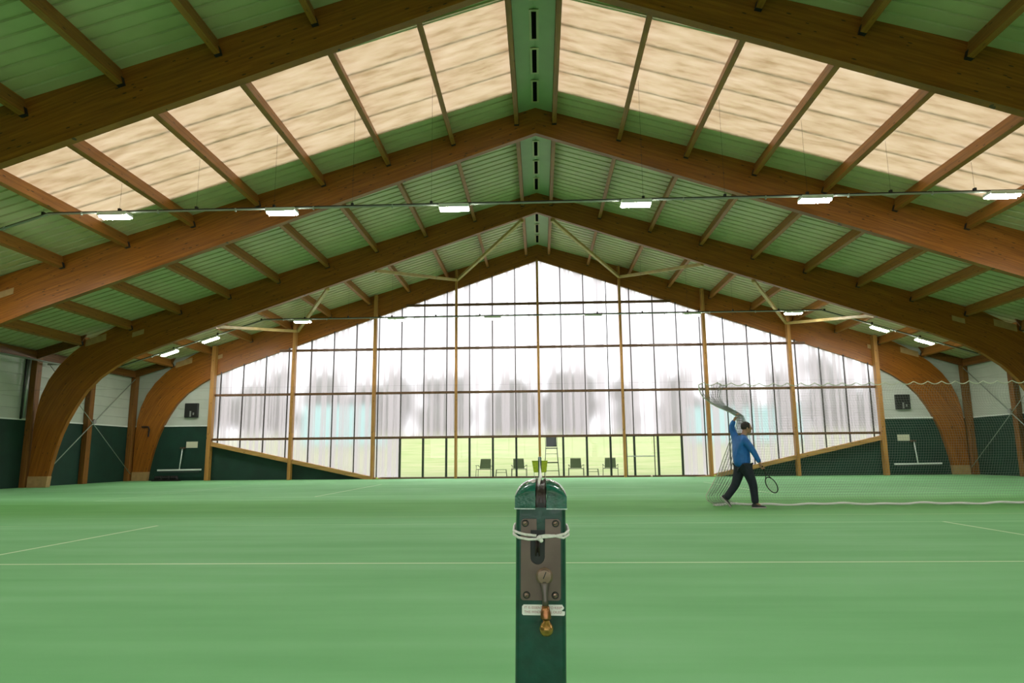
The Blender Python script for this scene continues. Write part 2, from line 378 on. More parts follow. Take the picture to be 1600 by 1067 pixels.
alabs={F0:'timber arch frame overhead nearest the camera, before the first green roof bay',F1:'large dark brown arch frame crossing the top corners before the bright rooflights',
 F2:'orange-brown timber arch frame right behind the bright rooflights',F3:'timber arch frame between the corrugated green bay and the last pale bay',F4:'farthest timber arch frame standing against the glazed end wall'}
arches={}
for i,yy in enumerate([F1,F0,F2,F3,F4]):
    a=arch if i==0 else copy_tree(arch)
    a.location=(0,yy,0); tag(a,alabs[yy],'timber frame','arched timber frames of the hall'); arches[yy]=a

# purlins -----------------------------------------------------------
ordw=['','second','third','fourth','fifth','sixth','seventh','eighth','ninth','last']
pdepth=.40; pw=.13
pm=MB(); pm.box(-pw/2,pw/2,TH,7.08,-pdepth,0)
pproto=empty('purlin'); pm.build('beam',M['beam_y'],pproto,bevel=.006)
hm=MB(); hm.box(-pw/2-.008,pw/2+.008,6.985,7.08,-pdepth-.008,-pdepth+.17); hm.build('joist_hanger',M['hanger'],pproto)
first=True
bays=[(F0,'near green roof bay'),(F1,'rooflight bay'),(F2,'corrugated green roof bay'),(F3,'last pale roof bay')]
for yb,bn in bays:
    for s in(-1,1):
        for i,px in enumerate(PX):
            o=pproto if first else copy_tree(pproto); first=False
            o.location=(s*px,yb,zr(px)-.0 -(.012 if i==0 else 0)); o.rotation_euler=(0,s*math.atan(MR)*(0 if i==0 else 1),0)
            w='nearest the ridge' if i==0 else ordw[i]+' out from the ridge'
            tag(o,'purlin %s, %s slope, %s'%(w,'left' if s<0 else 'right',bn),'roof beam','purlins of the '+bn)

# ridge vents -------------------------------------------------------
def ridge_vent():
    r=empty('ridge_vent')
    m=MB(); m.box(-.06,.06,0,1.1,-.02,.0); m.build('slot',M['matt_black'],r)
    m=MB()
    for x0,x1,y0,y1 in((-.12,-.06,-.08,1.18),(.06,.12,-.08,1.18),(-.06,.06,-.08,0),(-.06,.06,1.1,1.18)): m.box(x0,x1,y0,y1,-.012,.0)
    m.build('vent_frame',M['deck'],r); return r
rv=ridge_vent(); first=True
for yb,bn in bays[0:]:
    for k in range(4):
        if yb==F0 and k<2: continue
        o=rv if first else copy_tree(rv); first=False
        o.location=(0,yb+.67+1.6*k,ZR-.045)
        tag(o,'black ridge slot in pale frame, %s of the four in the %s'%(['nearest','second','third','farthest'][k],bn),'vent','dark slots along the ridge')

# ------------------------------------------------------------------ walls
GZ=2.72
def cladding(mb,s_axis,a,b,fixed,z0,z1,d=.02,mi=0,step=.455):
    """horizontal boards with grooves; s_axis 'y' runs along y at x=fixed (d toward room), 'x' runs along x at y=fixed"""
    z=z0; prof=[]
    while z<z1:
        zt=min(z+step,z1); prof+=[(z,0),(zt-.03,0),(zt-.022,1),(zt-.006,1)]; z=zt
    prof.append((z1,0))
    for (za,da),(zb_,db) in zip(prof,prof[1:]):
        if s_axis=='y': mb.add([(fixed+da*d,a,za),(fixed+da*d,b,za),(fixed+db*d,b,zb_),(fixed+db*d,a,zb_)],[(0,1,2,3)],mi)
        else: mb.add([(a,fixed+da*d,za),(b,fixed+da*d,za),(b,fixed+db*d,zb_),(a,fixed+db*d,zb_)],[(0,1,2,3)],mi)
for s,nm in((-1,'left'),(1,'right')):
    mb=MB(); X=s*WALLX
    mb.add([(X,YREAR,0),(X,F4+.3,0),(X,F4+.3,GZ),(X,YREAR,GZ)],[(0,1,2,3)],1)
    cladding(mb,'y',YREAR,F4+.3,X,GZ,zr(WALLX)+.1,s*.02,0)
    # dark bolt heads in a row on the cladding
    struct(mb.build('wall_'+nm,[M['wall_white'],M['wall_green']]))
    mb=MB(); mb.box(min(X,X-s*.03),max(X,X-s*.03),YREAR,F4+.25,GZ-.03,GZ+.03); struct(mb.build('trim_%d'%(1 if s<0 else 2),M['trimw']))
# far wall with the opening of the glazed gable
YW=34.32
mb=MB()
for s in(-1,1):
    a,b=s*16.62,s*(WALLX+.05)
    mb.add([(a,YW+.06,0),(b,YW+.06,0),(b,YW+.06,GZ),(a,YW+.06,GZ)],[(0,1,2,3)],1)
    cladding(mb,'x',a,b,YW+.06,GZ,6.85,.02,0)
    zs=lambda x:1.86-.22*(16.62-abs(x))
    mb.add([(s*16.62,YW+.02,0),(s*16.62,YW+.02,zs(16.62)),(s*8.3,YW+.02,zs(8.3)+.06),(s*8.0,YW+.02,0)],[(0,1,2,3)],1)
struct(mb.build('wall_far',[M['wall_white'],M['wall_green']]))
mb=MB()
for s in(-1,1): mb.box(min(s*16.7,s*20.9),max(s*16.7,s*20.9),YW,YW+.06,GZ-.02,GZ+.05)
struct(mb.build('trim_3',M['trimw']))
# rear wall (behind the camera): green below, cladding above
mb=MB()
mb.add([(-WALLX,YREAR,0),(WALLX,YREAR,0),(WALLX,YREAR,.8),(-WALLX,YREAR,.8)],[(0,1,2,3)],1)
cladding(mb,'x',-WALLX,WALLX,YREAR,4.2,12.0,-.02,0)
for q in(-1,1): cladding(mb,'x',q*14.6,q*WALLX,YREAR,.8,4.2,-.02,0)
struct(mb.build('wall_rear',[M['wall_white'],M['wall_green']]))
w4=empty('window_4',(0,YREAR,0)); struct(w4)  # unseen strip window, added to light the near floor and the post front
for k in range(-7,7): MB().add([(k*2.085,0,.8),(k*2.085+2.085,0,.8),(k*2.085+2.085,0,4.2),(k*2.085,0,4.2)],[(0,1,2,3)]).build('pane',M['glass'],w4)
for k in range(-7,8): MB().box(k*2.085-.05,k*2.085+.05,.0,.1,.8,4.2).build('mullion',M['mullion'],w4)

# ------------------------------------------------------------------ glazed gable (window_3)
CS=4.1548; XW=-.036
W=empty('window_3',(0,34.2,0)); struct(W)
def wb(m,name,mat,**k):
    m.v=[(p[0],p[1]-34.2,p[2]) for p in m.v]; return m.build(name,mat,W,**k)
RZ=[2.025,4.26,6.507,8.766]
def zlow(x): return max(.0,1.88-.22*(16.62-abs(x)))
for k in range(-4,4):
    a=XW+k*CS; b=a+CS
    def pane(x0,x1,z0a,z0b,mat,ztop=None):
        t0,t1=(zb(x0)+.12,zb(x1)+.12) if ztop is None else (ztop,ztop)
        m=MB(); m.add([(x0,34.26,z0a),(x1,34.26,z0b),(x1,34.26,t1),(x0,34.26,t0)],[(0,1,2,3)]); wb(m,'pane',mat)
    if a<-.5 and b<.5 or a>-.5:
        if k in(-1,0): pane(a,b,RZ[0],RZ[0],M['poly']); pane(a,b,0,0,M['glass'],RZ[0])
        elif k in(-2,1):
            xi=-6.98 if k<0 else 6.98
            pane(a,b,RZ[0],RZ[0],M['poly'])
            if k<0: pane(xi,b,0,0,M['glass'],RZ[0]); pane(a,xi,zlow(a),0,M['poly'],RZ[0])
            else: pane(a,xi,0,0,M['glass'],RZ[0]); pane(xi,b,0,zlow(b),M['poly'],RZ[0])
        else: pane(a,b,zlow(a),zlow(b),M['poly'])
for z in RZ:
    xe=min(16.6,(ZB-z)/MBs+.1)
    m=MB(); m.box(XW-xe,XW+xe,34.12,34.24,z-.06,z+.06); wb(m,'rail',M['rail'],bevel=.01)
m=MB(); m.box(-8.0,8.0,34.14,34.3,0,.085); wb(m,'bottom_rail',M['rail'])
for n in range(-14,15):
    if n==0: continue
    x=XW+n*1.163
    z0=zlow(x); z1=zb(x)+.05
    if abs(n)<=6:
        m=MB(); m.box(x-.05,x+.05,34.16,34.28,0,RZ[0]); wb(m,'door_mullion',M['mullion_dark']); z0=RZ[0]
    m=MB(); m.box(x-.022,x+.022,34.17,34.25,z0,z1); wb(m,'mullion',M['mullion'])
# glazed door leaf right of centre
D=empty('door_1',(5.05,34.14,0)); struct(D)
m=MB()
for x in(-.82,.53): m.box(x-.022,x+.022,-.03,0,.02,2.0)
m.box(-.82,.53,-.03,0,1.96,2.0)
m.build('door_frame',M['mullion'],D)
m=MB(); m.box(-.8,.5,-.06,-.03,.985,1.03); m.build('push_bar',M['steel'],D)
# sloping sills
for s,i in((-1,4),(1,5)):
    z=lambda x:1.92-.22*(16.62-abs(x))
    m=MB(); m.prism([(s*16.66,z(16.66)-.22),(s*8.15,z(8.15)-.18),(s*7.8,.0),(s*7.5,.0),(s*8.15,z(8.15)+.02),(s*16.66,z(16.66))],'y',34.02,34.3)
    o=m.build('trim_%d'%i,M['board_x'],bevel=.01); struct(o)
# columns of the gable
clabs=['tallest timber window column, at the middle of the glazed end wall','timber window column %s of the middle, carrying two roof braces','second timber window column %s of the middle, where the sloping sill meets the floor','third timber window column %s of the middle, crossed by the sloping sill, carrying two braces','outermost timber window column on the %s, between glazing and white-green wall']
for k in range(-4,5):
    x=XW+k*CS; a=abs(k); ztop=zr(x)-.06 if a>=1 else ZB-.02
    y0=33.92 if a>=1 else 34.05
    w=.12 if a<2 else .16 if a<4 else .2
    m=MB(); m.box(-w/2,w/2,y0-33.92,.28,0,ztop)
    r=empty('window_column',(x,33.92,0)); m.build('post',M['col_z'],r,bevel=.008)
    for z in RZ:
        if z<zb(x)-.2 :
            b=MB(); b.box(-w/2-.03,w/2+.03,.16,.2,z-.045,z+.045); b.build('bracket',M['rail'],r)
    side='left' if k<0 else 'right'
    tag(r,clabs[a]%side if a else clabs[0],'column','timber columns of the end window')

# wall posts ---------------------------------------------------------
for s in(-1,1):
    for yy,txt in((F1,'behind the nearest arch foot'),(F1+3.54,'midway along the rooflight bay'),(F2,'behind the foot of the arch past the rooflights'),(F2+3.54,'midway between the second and third arch feet'),(F3,'behind the third arch foot'),(F3+3.54,'at the crossing of the brace rods'),(F4-.12,'in the far corner beside the last arch foot')):
        m=MB(); m.box(-.12,.12,0,.32,0,5.48)
        r=empty('wall_post',(s*(WALLX-.14),yy-.05,0)); m.build('post',M['post_z'],r,bevel=.01)
        if yy in(F1,F2,F3) or yy>F3+5:
            ox=s*(WALLX-.14); m=MB(); m.prism([(s*20.9-ox,zr(20.9)-.02),(s*18.7-ox,zr(18.7)-.02),(s*18.95-ox,zr(18.95)-.38),(s*20.9-ox,zr(20.9)-.40)],'y',-.02,.04); m.build('rafter_tail',M['eaves'],r)
        tag(r,'timber wall post on the %s wall, %s'%('left' if s<0 else 'right',txt),'post','timber posts along the side walls')
    m=MB(); m.box(-.1,.1,F0,F4,0,.34); o=m.build('eaves_beam',M['eaves'],None,loc=(s*(WALLX-.14),0,5.2)); tag(o,'dark timber eaves beam running along the top of the %s wall'%('left' if s<0 else 'right'),'roof beam','eaves beams')
# cross bracing in the last bay
for s in(-1,1):
    r=empty('cross_brace',(s*20.6,F3+3.7,0)); X=-s*.1
    ym=31.1-(F3+3.7)
    m=MB(); m.tube([(0,-3.4,.05),(0,3.0,5.1)],.022,8); m.build('rod',M['rod'],r,smooth=True)
    m=MB(); m.tube([(X*.5,-3.3,5.1),(X*.5,3.15,.35)],.016,8); m.build('rod',M['rod'],r,smooth=True)
    m=MB(); m.lathe((0,.1,2.82),[(.11,-.03),(.11,.03)],20,'x'); m.build('brace_hub',M['steel'],r)
    tag(r,'pale diagonal steel rods crossing on the %s wall near the far corner'%('left' if s<0 else 'right'),'brace','cross braces on the side walls')
# roof braces from the window columns
for s in(-1,1):
    for (xa,za,xb,zb_,t) in((4.15,10.02,.62,10.80,'rising toward the ridge'),(4.15,10.02,6.75,8.75,'running outward from the inner column'),(12.35,7.48,8.75,8.02,'leaning inward from the outer column'),(12.35,7.48,13.5,6.5,'lowest, running outward from the outer column')):
        m=MB(); m.bar((s*xb,F3+.22,zb_),(s*xa,33.95,za),.13,.13); r=m.build('roof_brace',M['strut'],bevel=.01)
        bp=MB()
        tag(r,'thin pale timber roof brace on the %s side, %s'%('left' if s<0 else 'right',t),'brace','roof braces before the end glazing')

# downpipe and conduit
r=empty('downpipe',(-WALLX+.12,26.72,0))
m=MB(); m.tube([(0,.1,GZ+.05),(0,.1,5.4)],.055,14); m.build('grey_pipe',M['steel'],r,smooth=True)
m=MB(); m.tube([(.02,-.08,GZ+.0),(.02,-.08,5.4)],.04,14); m.build('black_pipe',M['dark'],r,smooth=True)
tag(r,'grey and black pipe pair running up the left wall','pipe')
m=MB(); m.tube([(0,0,0),(0,27.95-F0,0)],.035,10); m.tube([(0,27.9-F0,0),(-.5,27.9-F0,0)],.035,10)
o=m.build('conduit',M['rod'],smooth=True,loc=(-20.35,F0,5.09)); tag(o,'thin pale conduit running level along the top of the left wall','pipe')

# ------------------------------------------------------------------ lighting rails and lamps
def tube_lamp():
    r=empty('tube_lamp')
    m=MB(); m.box(-.38,.38,-.17,.17,-.02,.05); m.box(-.38,.38,-.17,-.155,-.05,-.02); m.box(-.38,.38,.155,.17,-.05,-.02); m.build('housing',M['trimw'],r,bevel=.01)
    for yy in(-.075,.075):
        m=MB(); m.tube([(-.36,yy,-.045),(-.355,yy,-.045),(.355,yy,-.045),(.36,yy,-.045)],[.02,.042,.042,.02],12); m.build('tube',M['tube'],r,smooth=True)
    return r
LX=[-10.95,-6.55,-2.1,2.5,6.95,11.5]
lproto=tube_lamp(); first=True
rails_=[(16.5,7.42,'front','rooflight bay'),(30.65,7.42,'far','last bay before the glazing'),(2.35,7.42,'over',''),(-11.8,7.42,'rear','')]
for yy,zz,nm,bn in rails_:
    r=empty('light_rail',(0,yy,zz))
    bx_=12.75; xo=19.4
    m=MB(); m.bar((-bx_,0,0),(bx_,0,0),.035,.035); m.bar((-bx_,0,.0),(-xo,0,-(xo-bx_)*.315),.035,.035); m.bar((bx_,0,.0),(xo,0,-(xo-bx_)*.315),.035,.035)
    m.build('rail',M['rod'] if nm!='x' else M['steel'],r)
    m=MB(); m.bar((-bx_,.045,.035),(bx_,.045,.035),.05,.05); m.bar((-bx_,.045,.035),(-xo,.045,.035-(xo-bx_)*.315),.05,.05); m.bar((bx_,.045,.035),(xo,.045,.035-(xo-bx_)*.315),.05,.05); m.build('cable_bundle',M['dark'],r)
    for s in(-1,1):
        for px in PX[1:9]:
            zt=zr(px)-pdepth-zz; z0=.05 if px<bx_ else .05-(px-bx_)*.315
            m=MB(); m.tube([(s*px,.02,z0),(s*px,.02,zt)],.003,6); m.box(s*px-.03,s*px+.03,-.02,.06,z0-.03,z0+.06); m.build('hanger_wire',M['dark'],r)
            
            m=MB(); m.box(s*(px+1)-.015,s*(px+1)+.015,-.03,.03,z0-.10-(0 if px+1<bx_ else .3),z0-.02-(0 if px+1<bx_ else .3)); m.build('clip',M['rod'],r)
    tag(r,{'front':'long dark lighting rail hung on wires below the bright rooflights','far':'thin lighting rail crossing in front of the end glazing','over':'lighting rail above and ahead of the near net post, over the camera','rear':'lighting rail in the rear of the hall'}[nm],'light rail')
    pts=[(x,0.0,-.075,0) for x in LX]+[(s*x,0,-.075-(x-bx_)*.315,s*math.atan(.315)) for x in(15.25,17.15) for s in(-1,1)]
    pts.sort(); 
    cw=['leftmost','second from left','third from left','fourth from left','fifth from left','fifth from right','fourth from right','third from right','second from right','rightmost']
    for k,(x,y,z,a) in enumerate(pts):
        o=lproto if first else copy_tree(lproto); first=False
        o.location=(x,yy,zz+z-(.0)); o.rotation_euler=(0,a,0)
        lab={'front':'lit white tube lamp on the rail under the rooflights, %s','far':'small lit white tube lamp on the far rail by the end glazing, %s','over':'lit tube lamp above the camera, %s','rear':'lit tube lamp in the rear of the hall, %s'}[nm]%cw[k]
        tag(o,lab,'lamp','lamps on the %s rail'%nm)

# ------------------------------------------------------------------ near net post
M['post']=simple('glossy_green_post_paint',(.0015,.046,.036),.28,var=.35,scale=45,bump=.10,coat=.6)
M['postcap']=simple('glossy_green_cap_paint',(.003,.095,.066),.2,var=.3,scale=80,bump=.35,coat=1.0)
M['worn']=simple('pale_rim_metal',(.42,.50,.46),.35,.3,var=.35,scale=300)  # pale grey-green for the thin strip round the cap lip
def cap_highlights():  # pinkish highlights painted into the cap colour as noisy patches near the top
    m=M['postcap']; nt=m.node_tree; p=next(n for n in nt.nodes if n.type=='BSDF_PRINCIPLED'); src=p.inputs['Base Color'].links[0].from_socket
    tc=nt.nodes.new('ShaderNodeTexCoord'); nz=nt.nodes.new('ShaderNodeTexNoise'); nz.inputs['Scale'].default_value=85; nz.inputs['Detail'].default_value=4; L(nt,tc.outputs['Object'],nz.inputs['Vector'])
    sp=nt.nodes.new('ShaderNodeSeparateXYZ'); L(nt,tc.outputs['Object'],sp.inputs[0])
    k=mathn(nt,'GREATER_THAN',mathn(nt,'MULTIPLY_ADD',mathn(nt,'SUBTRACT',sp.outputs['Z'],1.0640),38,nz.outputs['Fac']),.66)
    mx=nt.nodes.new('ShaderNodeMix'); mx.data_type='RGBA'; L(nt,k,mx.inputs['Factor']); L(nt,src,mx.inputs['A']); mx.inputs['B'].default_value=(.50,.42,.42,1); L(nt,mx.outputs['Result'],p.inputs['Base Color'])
cap_highlights()
M['winder']=simple('worn_bronze_plate',(.15,.100,.085),.38,.35,var=.15,scale=25,bump=.05)
M['screw']=simple('bright_screw',(.27,.175,.13),.3,.5)
M['brass']=simple('worn_brass',(.46,.24,.07),.22,.7,var=.3,scale=150,bump=.1)
M['copper']=simple('worn_copper_lever',(.33,.14,.06),.3,.9,var=.3,scale=90)
M['lever']=simple('grey_lever',(.13,.10,.09),.35,.4)
M['sticker']=simple('white_sticker',(.93,.88,.88),.45,var=.05,scale=90)
M['red_ink']=simple('faded_red_ink',(.45,.16,.18),.6)
M['cord']=simple('white_cord',(.93,.86,.86),.6,var=.1,scale=300,bump=.3)
M['cable']=simple('white_cable_coating',(.78,.78,.72),.35)
M['wheel']=simple('dark_pulley',(.035,.02,.018),.35,0)
def roundrect(x0,x1,z0,z1,r,n=5):
    P=[]
    for cx,cz,a0 in((x1-r,z1-r,0),(x0+r,z1-r,90),(x0+r,z0+r,180),(x1-r,z0+r,270)):
        for i in range(n+1):
            a=math.radians(a0+90*i/n); P.append((cx+r*math.cos(a),cz+r*math.sin(a)))
    return P
def make_post(full=True):
    r=empty('net_post')
    hw=.0333
    m=MB(); m.prism([(p[0],p[1]) for p in roundrect(-hw,hw,-hw,hw,.007)],'z',0,1.034); m.build('tube',M['post'],r)
    m=MB(); m.prism([(p[0],p[1]) for p in roundrect(-.05,.05,-.05,.05,.01)],'z',0,.006); m.build('floor_socket',M['hanger'],r)
    # domed cap, split by the pulley slot
    a=.0348; g=.0074
    for s in(-1,1):
        m=MB(); nx,ny=10,16; top={}
        def H(x,y): 
            ax=min(1,abs(x)/a); ay=min(1,abs(y)/a); return 1.049+.0225*max(0,1-ax**2.3)**.55*max(0,1-ay**3.2)**.6
        vs=[];fs=[]
        for i in range(nx+1):
            t=i/nx; x=g+(a-g)*math.sin(t*PI/2)
            for j in range(ny+1):
                y=-a*math.cos(PI*j/ny); vs.append((s*x,y,H(x,y)))
        for i in range(nx):
            for j in range(ny): fs.append((i*(ny+1)+j,(i+1)*(ny+1)+j,(i+1)*(ny+1)+j+1,i*(ny+1)+j+1))
        m.add(vs,fs)
        m.box(min(s*g,s*a),max(s*g,s*a),-a,a,1.032,1.0492)
        # inner cheek, blackened to paint in the shade of the slot
        ck=[(-a*math.cos(PI*j/ny),H(g,-a*math.cos(PI*j/ny))) for j in range(ny+1)]
        m.add([(s*g,y,z) for y,z in ck]+[(s*g,y,1.045) for y,z in ck],[(j,j+1,j+ny+2,j+ny+1) for j in range(ny)],1)
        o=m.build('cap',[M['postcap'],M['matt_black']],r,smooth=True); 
        md=o.modifiers.new('es','EDGE_SPLIT'); md.split_angle=math.radians(50)
    m=MB()
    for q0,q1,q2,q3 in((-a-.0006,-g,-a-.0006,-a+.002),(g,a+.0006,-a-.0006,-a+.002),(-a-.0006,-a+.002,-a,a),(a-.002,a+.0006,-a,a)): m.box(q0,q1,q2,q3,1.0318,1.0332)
    m.build('pale_rim',M['worn'],r)
    m=MB(); m.box(-g,g,-a+.004,a-.004,1.032,1.040); m.build('slot_floor',M['dark'],r)
    m=MB(); m.lathe((0,0,1.040),[(.024,-.0070),(.0318,-.0069),(.0325,-.0058),(.029,-.002),(.029,.002),(.0325,.0058),(.0318,.0069),(.024,.0070)],40,'x'); m.build('pulley',M['wheel'],r,smooth=True)
    # winder plate with its slot
    yp=-hw; t=.0035
    P=[]
    def arc(cx,cz,rr,a0,a1,n=6):
        return [(cx+rr*math.cos(math.radians(a0+(a1-a0)*i/n)),cz+rr*math.sin(math.radians(a0+(a1-a0)*i/n))) for i in range(n+1)]
    P+=arc(-.0225,.920,.004,180,270); P+=arc(.0222,.920,.004,270,360); P+=arc(.0212,1.0145,.005,0,90)
    P+=[(.0058,1.0195),(.0055,1.0052),(.0053,.9705)]; P+=arc(-.0043,.9705,.0094,0,-180,12)[1:]; P+=[(-.0137,1.0052),(-.0055,1.0052),(-.0058,1.0195)]; P+=arc(-.0212,1.0145,.005,90,180)
    m=MB(); m.prism(P,'y',yp-t,yp+.0005); m.build('winder_plate',M['winder'],r)
    m=MB(); m.prism([(p[0],p[1]) for p in ([(.0053,1.005)]+[(.0053,.9705)]+arc(-.0043,.9705,.0094,0,-180,12)[1:]+[(-.0137,1.005)])],'y',yp-.0006,yp+.001); m.build('winder_slot',M['dark'],r)
    m=MB(); m.lathe((-.0043,yp+.006,.985),[(.012,-.003),(.0155,-.0028),(.0155,-.0018),(.011,-.0008),(.011,.0008),(.0155,.0018),(.0155,.0028),(.012,.003)],30,'x'); m.build('reel',M['wheel'],r,smooth=True)
    for x,z in((-.0207,1.0138),(.0195,1.0138),(-.0186,.9226),(.0188,.9226)):
        m=MB(); m.lathe((x,yp-t,z),[(.0048,-.0002),(.0048,-.0003),(.0042,-.0008)],18,'y'); sr=m.build('screw_washer',M['dark'],r)
        m=MB(); m.lathe((x,yp-t-.0006,z),[(.0033,.0),(.0032,-.0009),(.0022,-.0016),(.0005,-.0018)],18,'y'); sc=m.build('screw',M['screw'],r,smooth=True)
        m=MB(); an=random.uniform(.3,1.2); m.bar((x-.003*math.cos(an),yp-t-.0026,z-.003*math.sin(an)),(x+.003*math.cos(an),yp-t-.0026,z+.003*math.sin(an)),.0006,.0007); m.build('screw_slot',M['dark'],sc)
    px,pz=.0047,.9467
    m=MB(); m.lathe((px,yp-t,pz),[(.0112,0),(.0112,-.002),(.0100,-.003),(.0094,-.0032),(.0092,-.0075),(.0084,-.0085),(.001,-.0088)],30,'y'); pb=m.build('pivot_bolt',M['screw'],r,bevel=0,smooth=True); md=pb.modifiers.new('es','EDGE_SPLIT'); md.split_angle=math.radians(35)
    m=MB(); m.bar((px+.002,yp-t-.0087,pz+.0065),(px-.0015,yp-t-.0087,pz-.002),.0009,.0012); m.build('bolt_slot',M['dark'],pb)
    # crank lever: outline widening toward the lower end
    def lev(zs,mat,name,sm=True):
        vs=[];fs=[]; k=14
        for z,hwid,hd,yc,xc in zs:
            for j in range(k):
                a_=2*PI*j/k; vs.append((xc+hwid*math.cos(a_),yc+hd*math.sin(a_),z))
        for i in range(len(zs)-1):
            for j in range(k): fs.append((i*k+j,i*k+(j+1)%k,(i+1)*k+(j+1)%k,(i+1)*k+j))
        fs+=[tuple(range(k)),tuple(range((len(zs)-1)*k,len(zs)*k))]
        m=MB(); m.add(vs,fs); return m.build(name,mat,r,smooth=sm)
    yb=yp-.009
    lev([(.942,.0066,.0030,yb,px),(.936,.0056,.0030,yb-.001,px+.0002),(.926,.0038,.0028,yb-.002,px+.0006),(.918,.0036,.0028,yb-.003,px+.0009),(.911,.0042,.0028,yb-.004,px+.0012)],M['lever'],'crank_arm')
    lev([(.9115,.0043,.0032,yb-.004,px+.0012),(.907,.0056,.0036,yb-.0045,px+.0014),(.902,.0066,.0040,yb-.005,px+.0016),(.897,.0070,.0042,yb-.0055,px+.0018),(.8945,.0046,.0040,yb-.006,px+.002)],M['copper'],'crank_socket')
    m=MB(); m.lathe((px+.0024,yb-.006,.8845),[(.0012,.0105),(.0040,.0098),(.0046,.0080),(.0068,.0052),(.0086,.0018),(.0090,-.002),(.0080,-.0060),(.0055,-.0088),(.002,-.0100),(.0004,-.0102)],26,'z'); m.build('crank_knob',M['brass'],r,smooth=True)
    if full:
        sx0,sx1,sz0,sz1=-.0246,.0315,.8968,.9104
        P=[(sx0+.0015,sz0),(sx1-.0012,sz0),(sx1,sz0+.0015),(sx1,sz0+.0052),(sx1-.0048,sz0+.0060),(sx1-.0022,sz0+.0076),(sx1-.0010,sz0+.0098),(sx1-.0035,sz1),(sx0+.002,sz1-.0004),(sx0,sz1-.0025),(sx0,sz0+.0015)]
        m=MB(); m.prism(P,'y',yp-.0006,yp+.0002); st=m.build('sticker',M['sticker'],r)
        for txt,z in(('IT IS ESSENTIAL TO KEEP',.9050),('THIS WINDER WELL OILED',.8996)):
            cu=bpy.data.curves.new('sticker_text','FONT'); cu.body=txt; cu.size=.0044; cu.align_x='CENTER'; cu.extrude=.00008
            to=bpy.data.objects.new('tmp_text',cu); C.objects.link(to); bpy.context.view_layer.update()
            me=bpy.data.meshes.new_from_object(to.evaluated_get(bpy.context.evaluated_depsgraph_get())); bpy.data.objects.remove(to)
            me.materials.clear(); me.materials.append(M['red_ink'])
            w=max(v.co.x for v in me.vertices)-min(v.co.x for v in me.vertices); k=.049/w
            for v in me.vertices: v.co=(.0028+v.co.x*k,yp-.0007-v.co.z,z+v.co.y)
            to=bpy.data.objects.new('lettering',me); C.objects.link(to); to.parent=st; to['label']='faded red lettering'
    return r
post=make_post()
post.location=(-.0174,.9733,0); post.rotation_euler=(0,.016,0)
tag(post,'dark green square net post with crank winder, close up in front','net post')
# white cord tied round the post
def cordpath(z0,amp,ph):
    P=[]; hw=.0353; n=48
    rr=roundrect(-hw,hw,-hw,hw,.008,5); k=len(rr)
    for i in range(k+1):
        p=rr[i%k]; t=i/k; P.append((p[0]*1.0,p[1],z0+amp*math.sin(2*PI*t+ph)))
    return P
cr=empty('tie_cord',(-.0174,.9733,0)); cr.rotation_euler=(0,.016,0)
m=MB(); 
hwc=.0388
m.tube([(-.006,-hwc-.002,.9985),(-.020,-hwc+.0006,.9995),(-.030,-.036,1.0015),(-.0362,-.030,1.0035),(-.0364,-.01,1.006),(-.0364,.03,1.0065),(-.033,.0362,1.0065),(0,.0362,1.006),(.033,.0362,1.0058),(.0364,.03,1.006),(.0364,-.01,1.0065),(.0368,-.030,1.0045),(.032,-.036,1.0005),(.020,-hwc+.0006,.9982),(.010,-hwc-.002,.9972),(-.002,-hwc-.003,.9965)],.0018,10)
m.build('loop',M['cord'],cr,smooth=True)
m=MB(); m.tube([(-.002,-hwc-.003,.9945),(-.016,-hwc,.9935),(-.030,-.036,.9955),(-.0362,-.030,.999),(-.0364,-.01,1.002),(-.0364,.03,1.0025),(-.033,.0362,1.0025),(0,.0362,1.0025),(.033,.0362,1.0025),(.0364,.03,1.002),(.0364,-.01,1.0015),(.0366,-.030,.9985),(.030,-.036,.9955),(.018,-hwc,.9985),(.006,-hwc-.002,.9990),(-.002,-hwc-.003,.9975)],.0018,10)
m.build('loop',M['cord'],cr,smooth=True)
m=MB(); m.ball((-.0015,-hwc-.003,.9955),.0042,14,sc=(1,.9,.95)); m.ball((.0005,-hwc-.004,.9925),.0028,12); m.tube([(0,-hwc-.004,.994),(.0015,-hwc-.005,.9915)],.0012,8); m.build('knot',M['cord'],cr,smooth=True)
tag(cr,'white cord knotted twice around the near net post','cord')
# far net post: a copy seen from its back
fp=copy_tree(make_post(False) if False else post); fp.location=(-.02,13.775,0); fp.rotation_euler=(0,0,PI)
tag(fp,'far dark net post seen small above the near one, behind the cable','net post')
for ch in list(fp.children):
    if ch.name.startswith('sticker'):
        for g in list(ch.children): bpy.data.objects.remove(g)
        bpy.data.objects.remove(ch)
# net cable between the posts
m=MB(); P=[]
for i in range(41):
    t=i/40; y=.975+t*(13.77-.975); P.append((-.0004-.02*t,y,1.073-.04*4*t*(1-t)))
P=[(-.0045,.955,1.052),(-.0040,.957,1.062),(-.0025,.962,1.069),(-.0010,.968,1.0725)]+P
m.tube(P,.0022,10); o=m.build('net_cable',M['cable'],smooth=True); tag(o,'white net cable stretched from the near net post to the far one','cable')

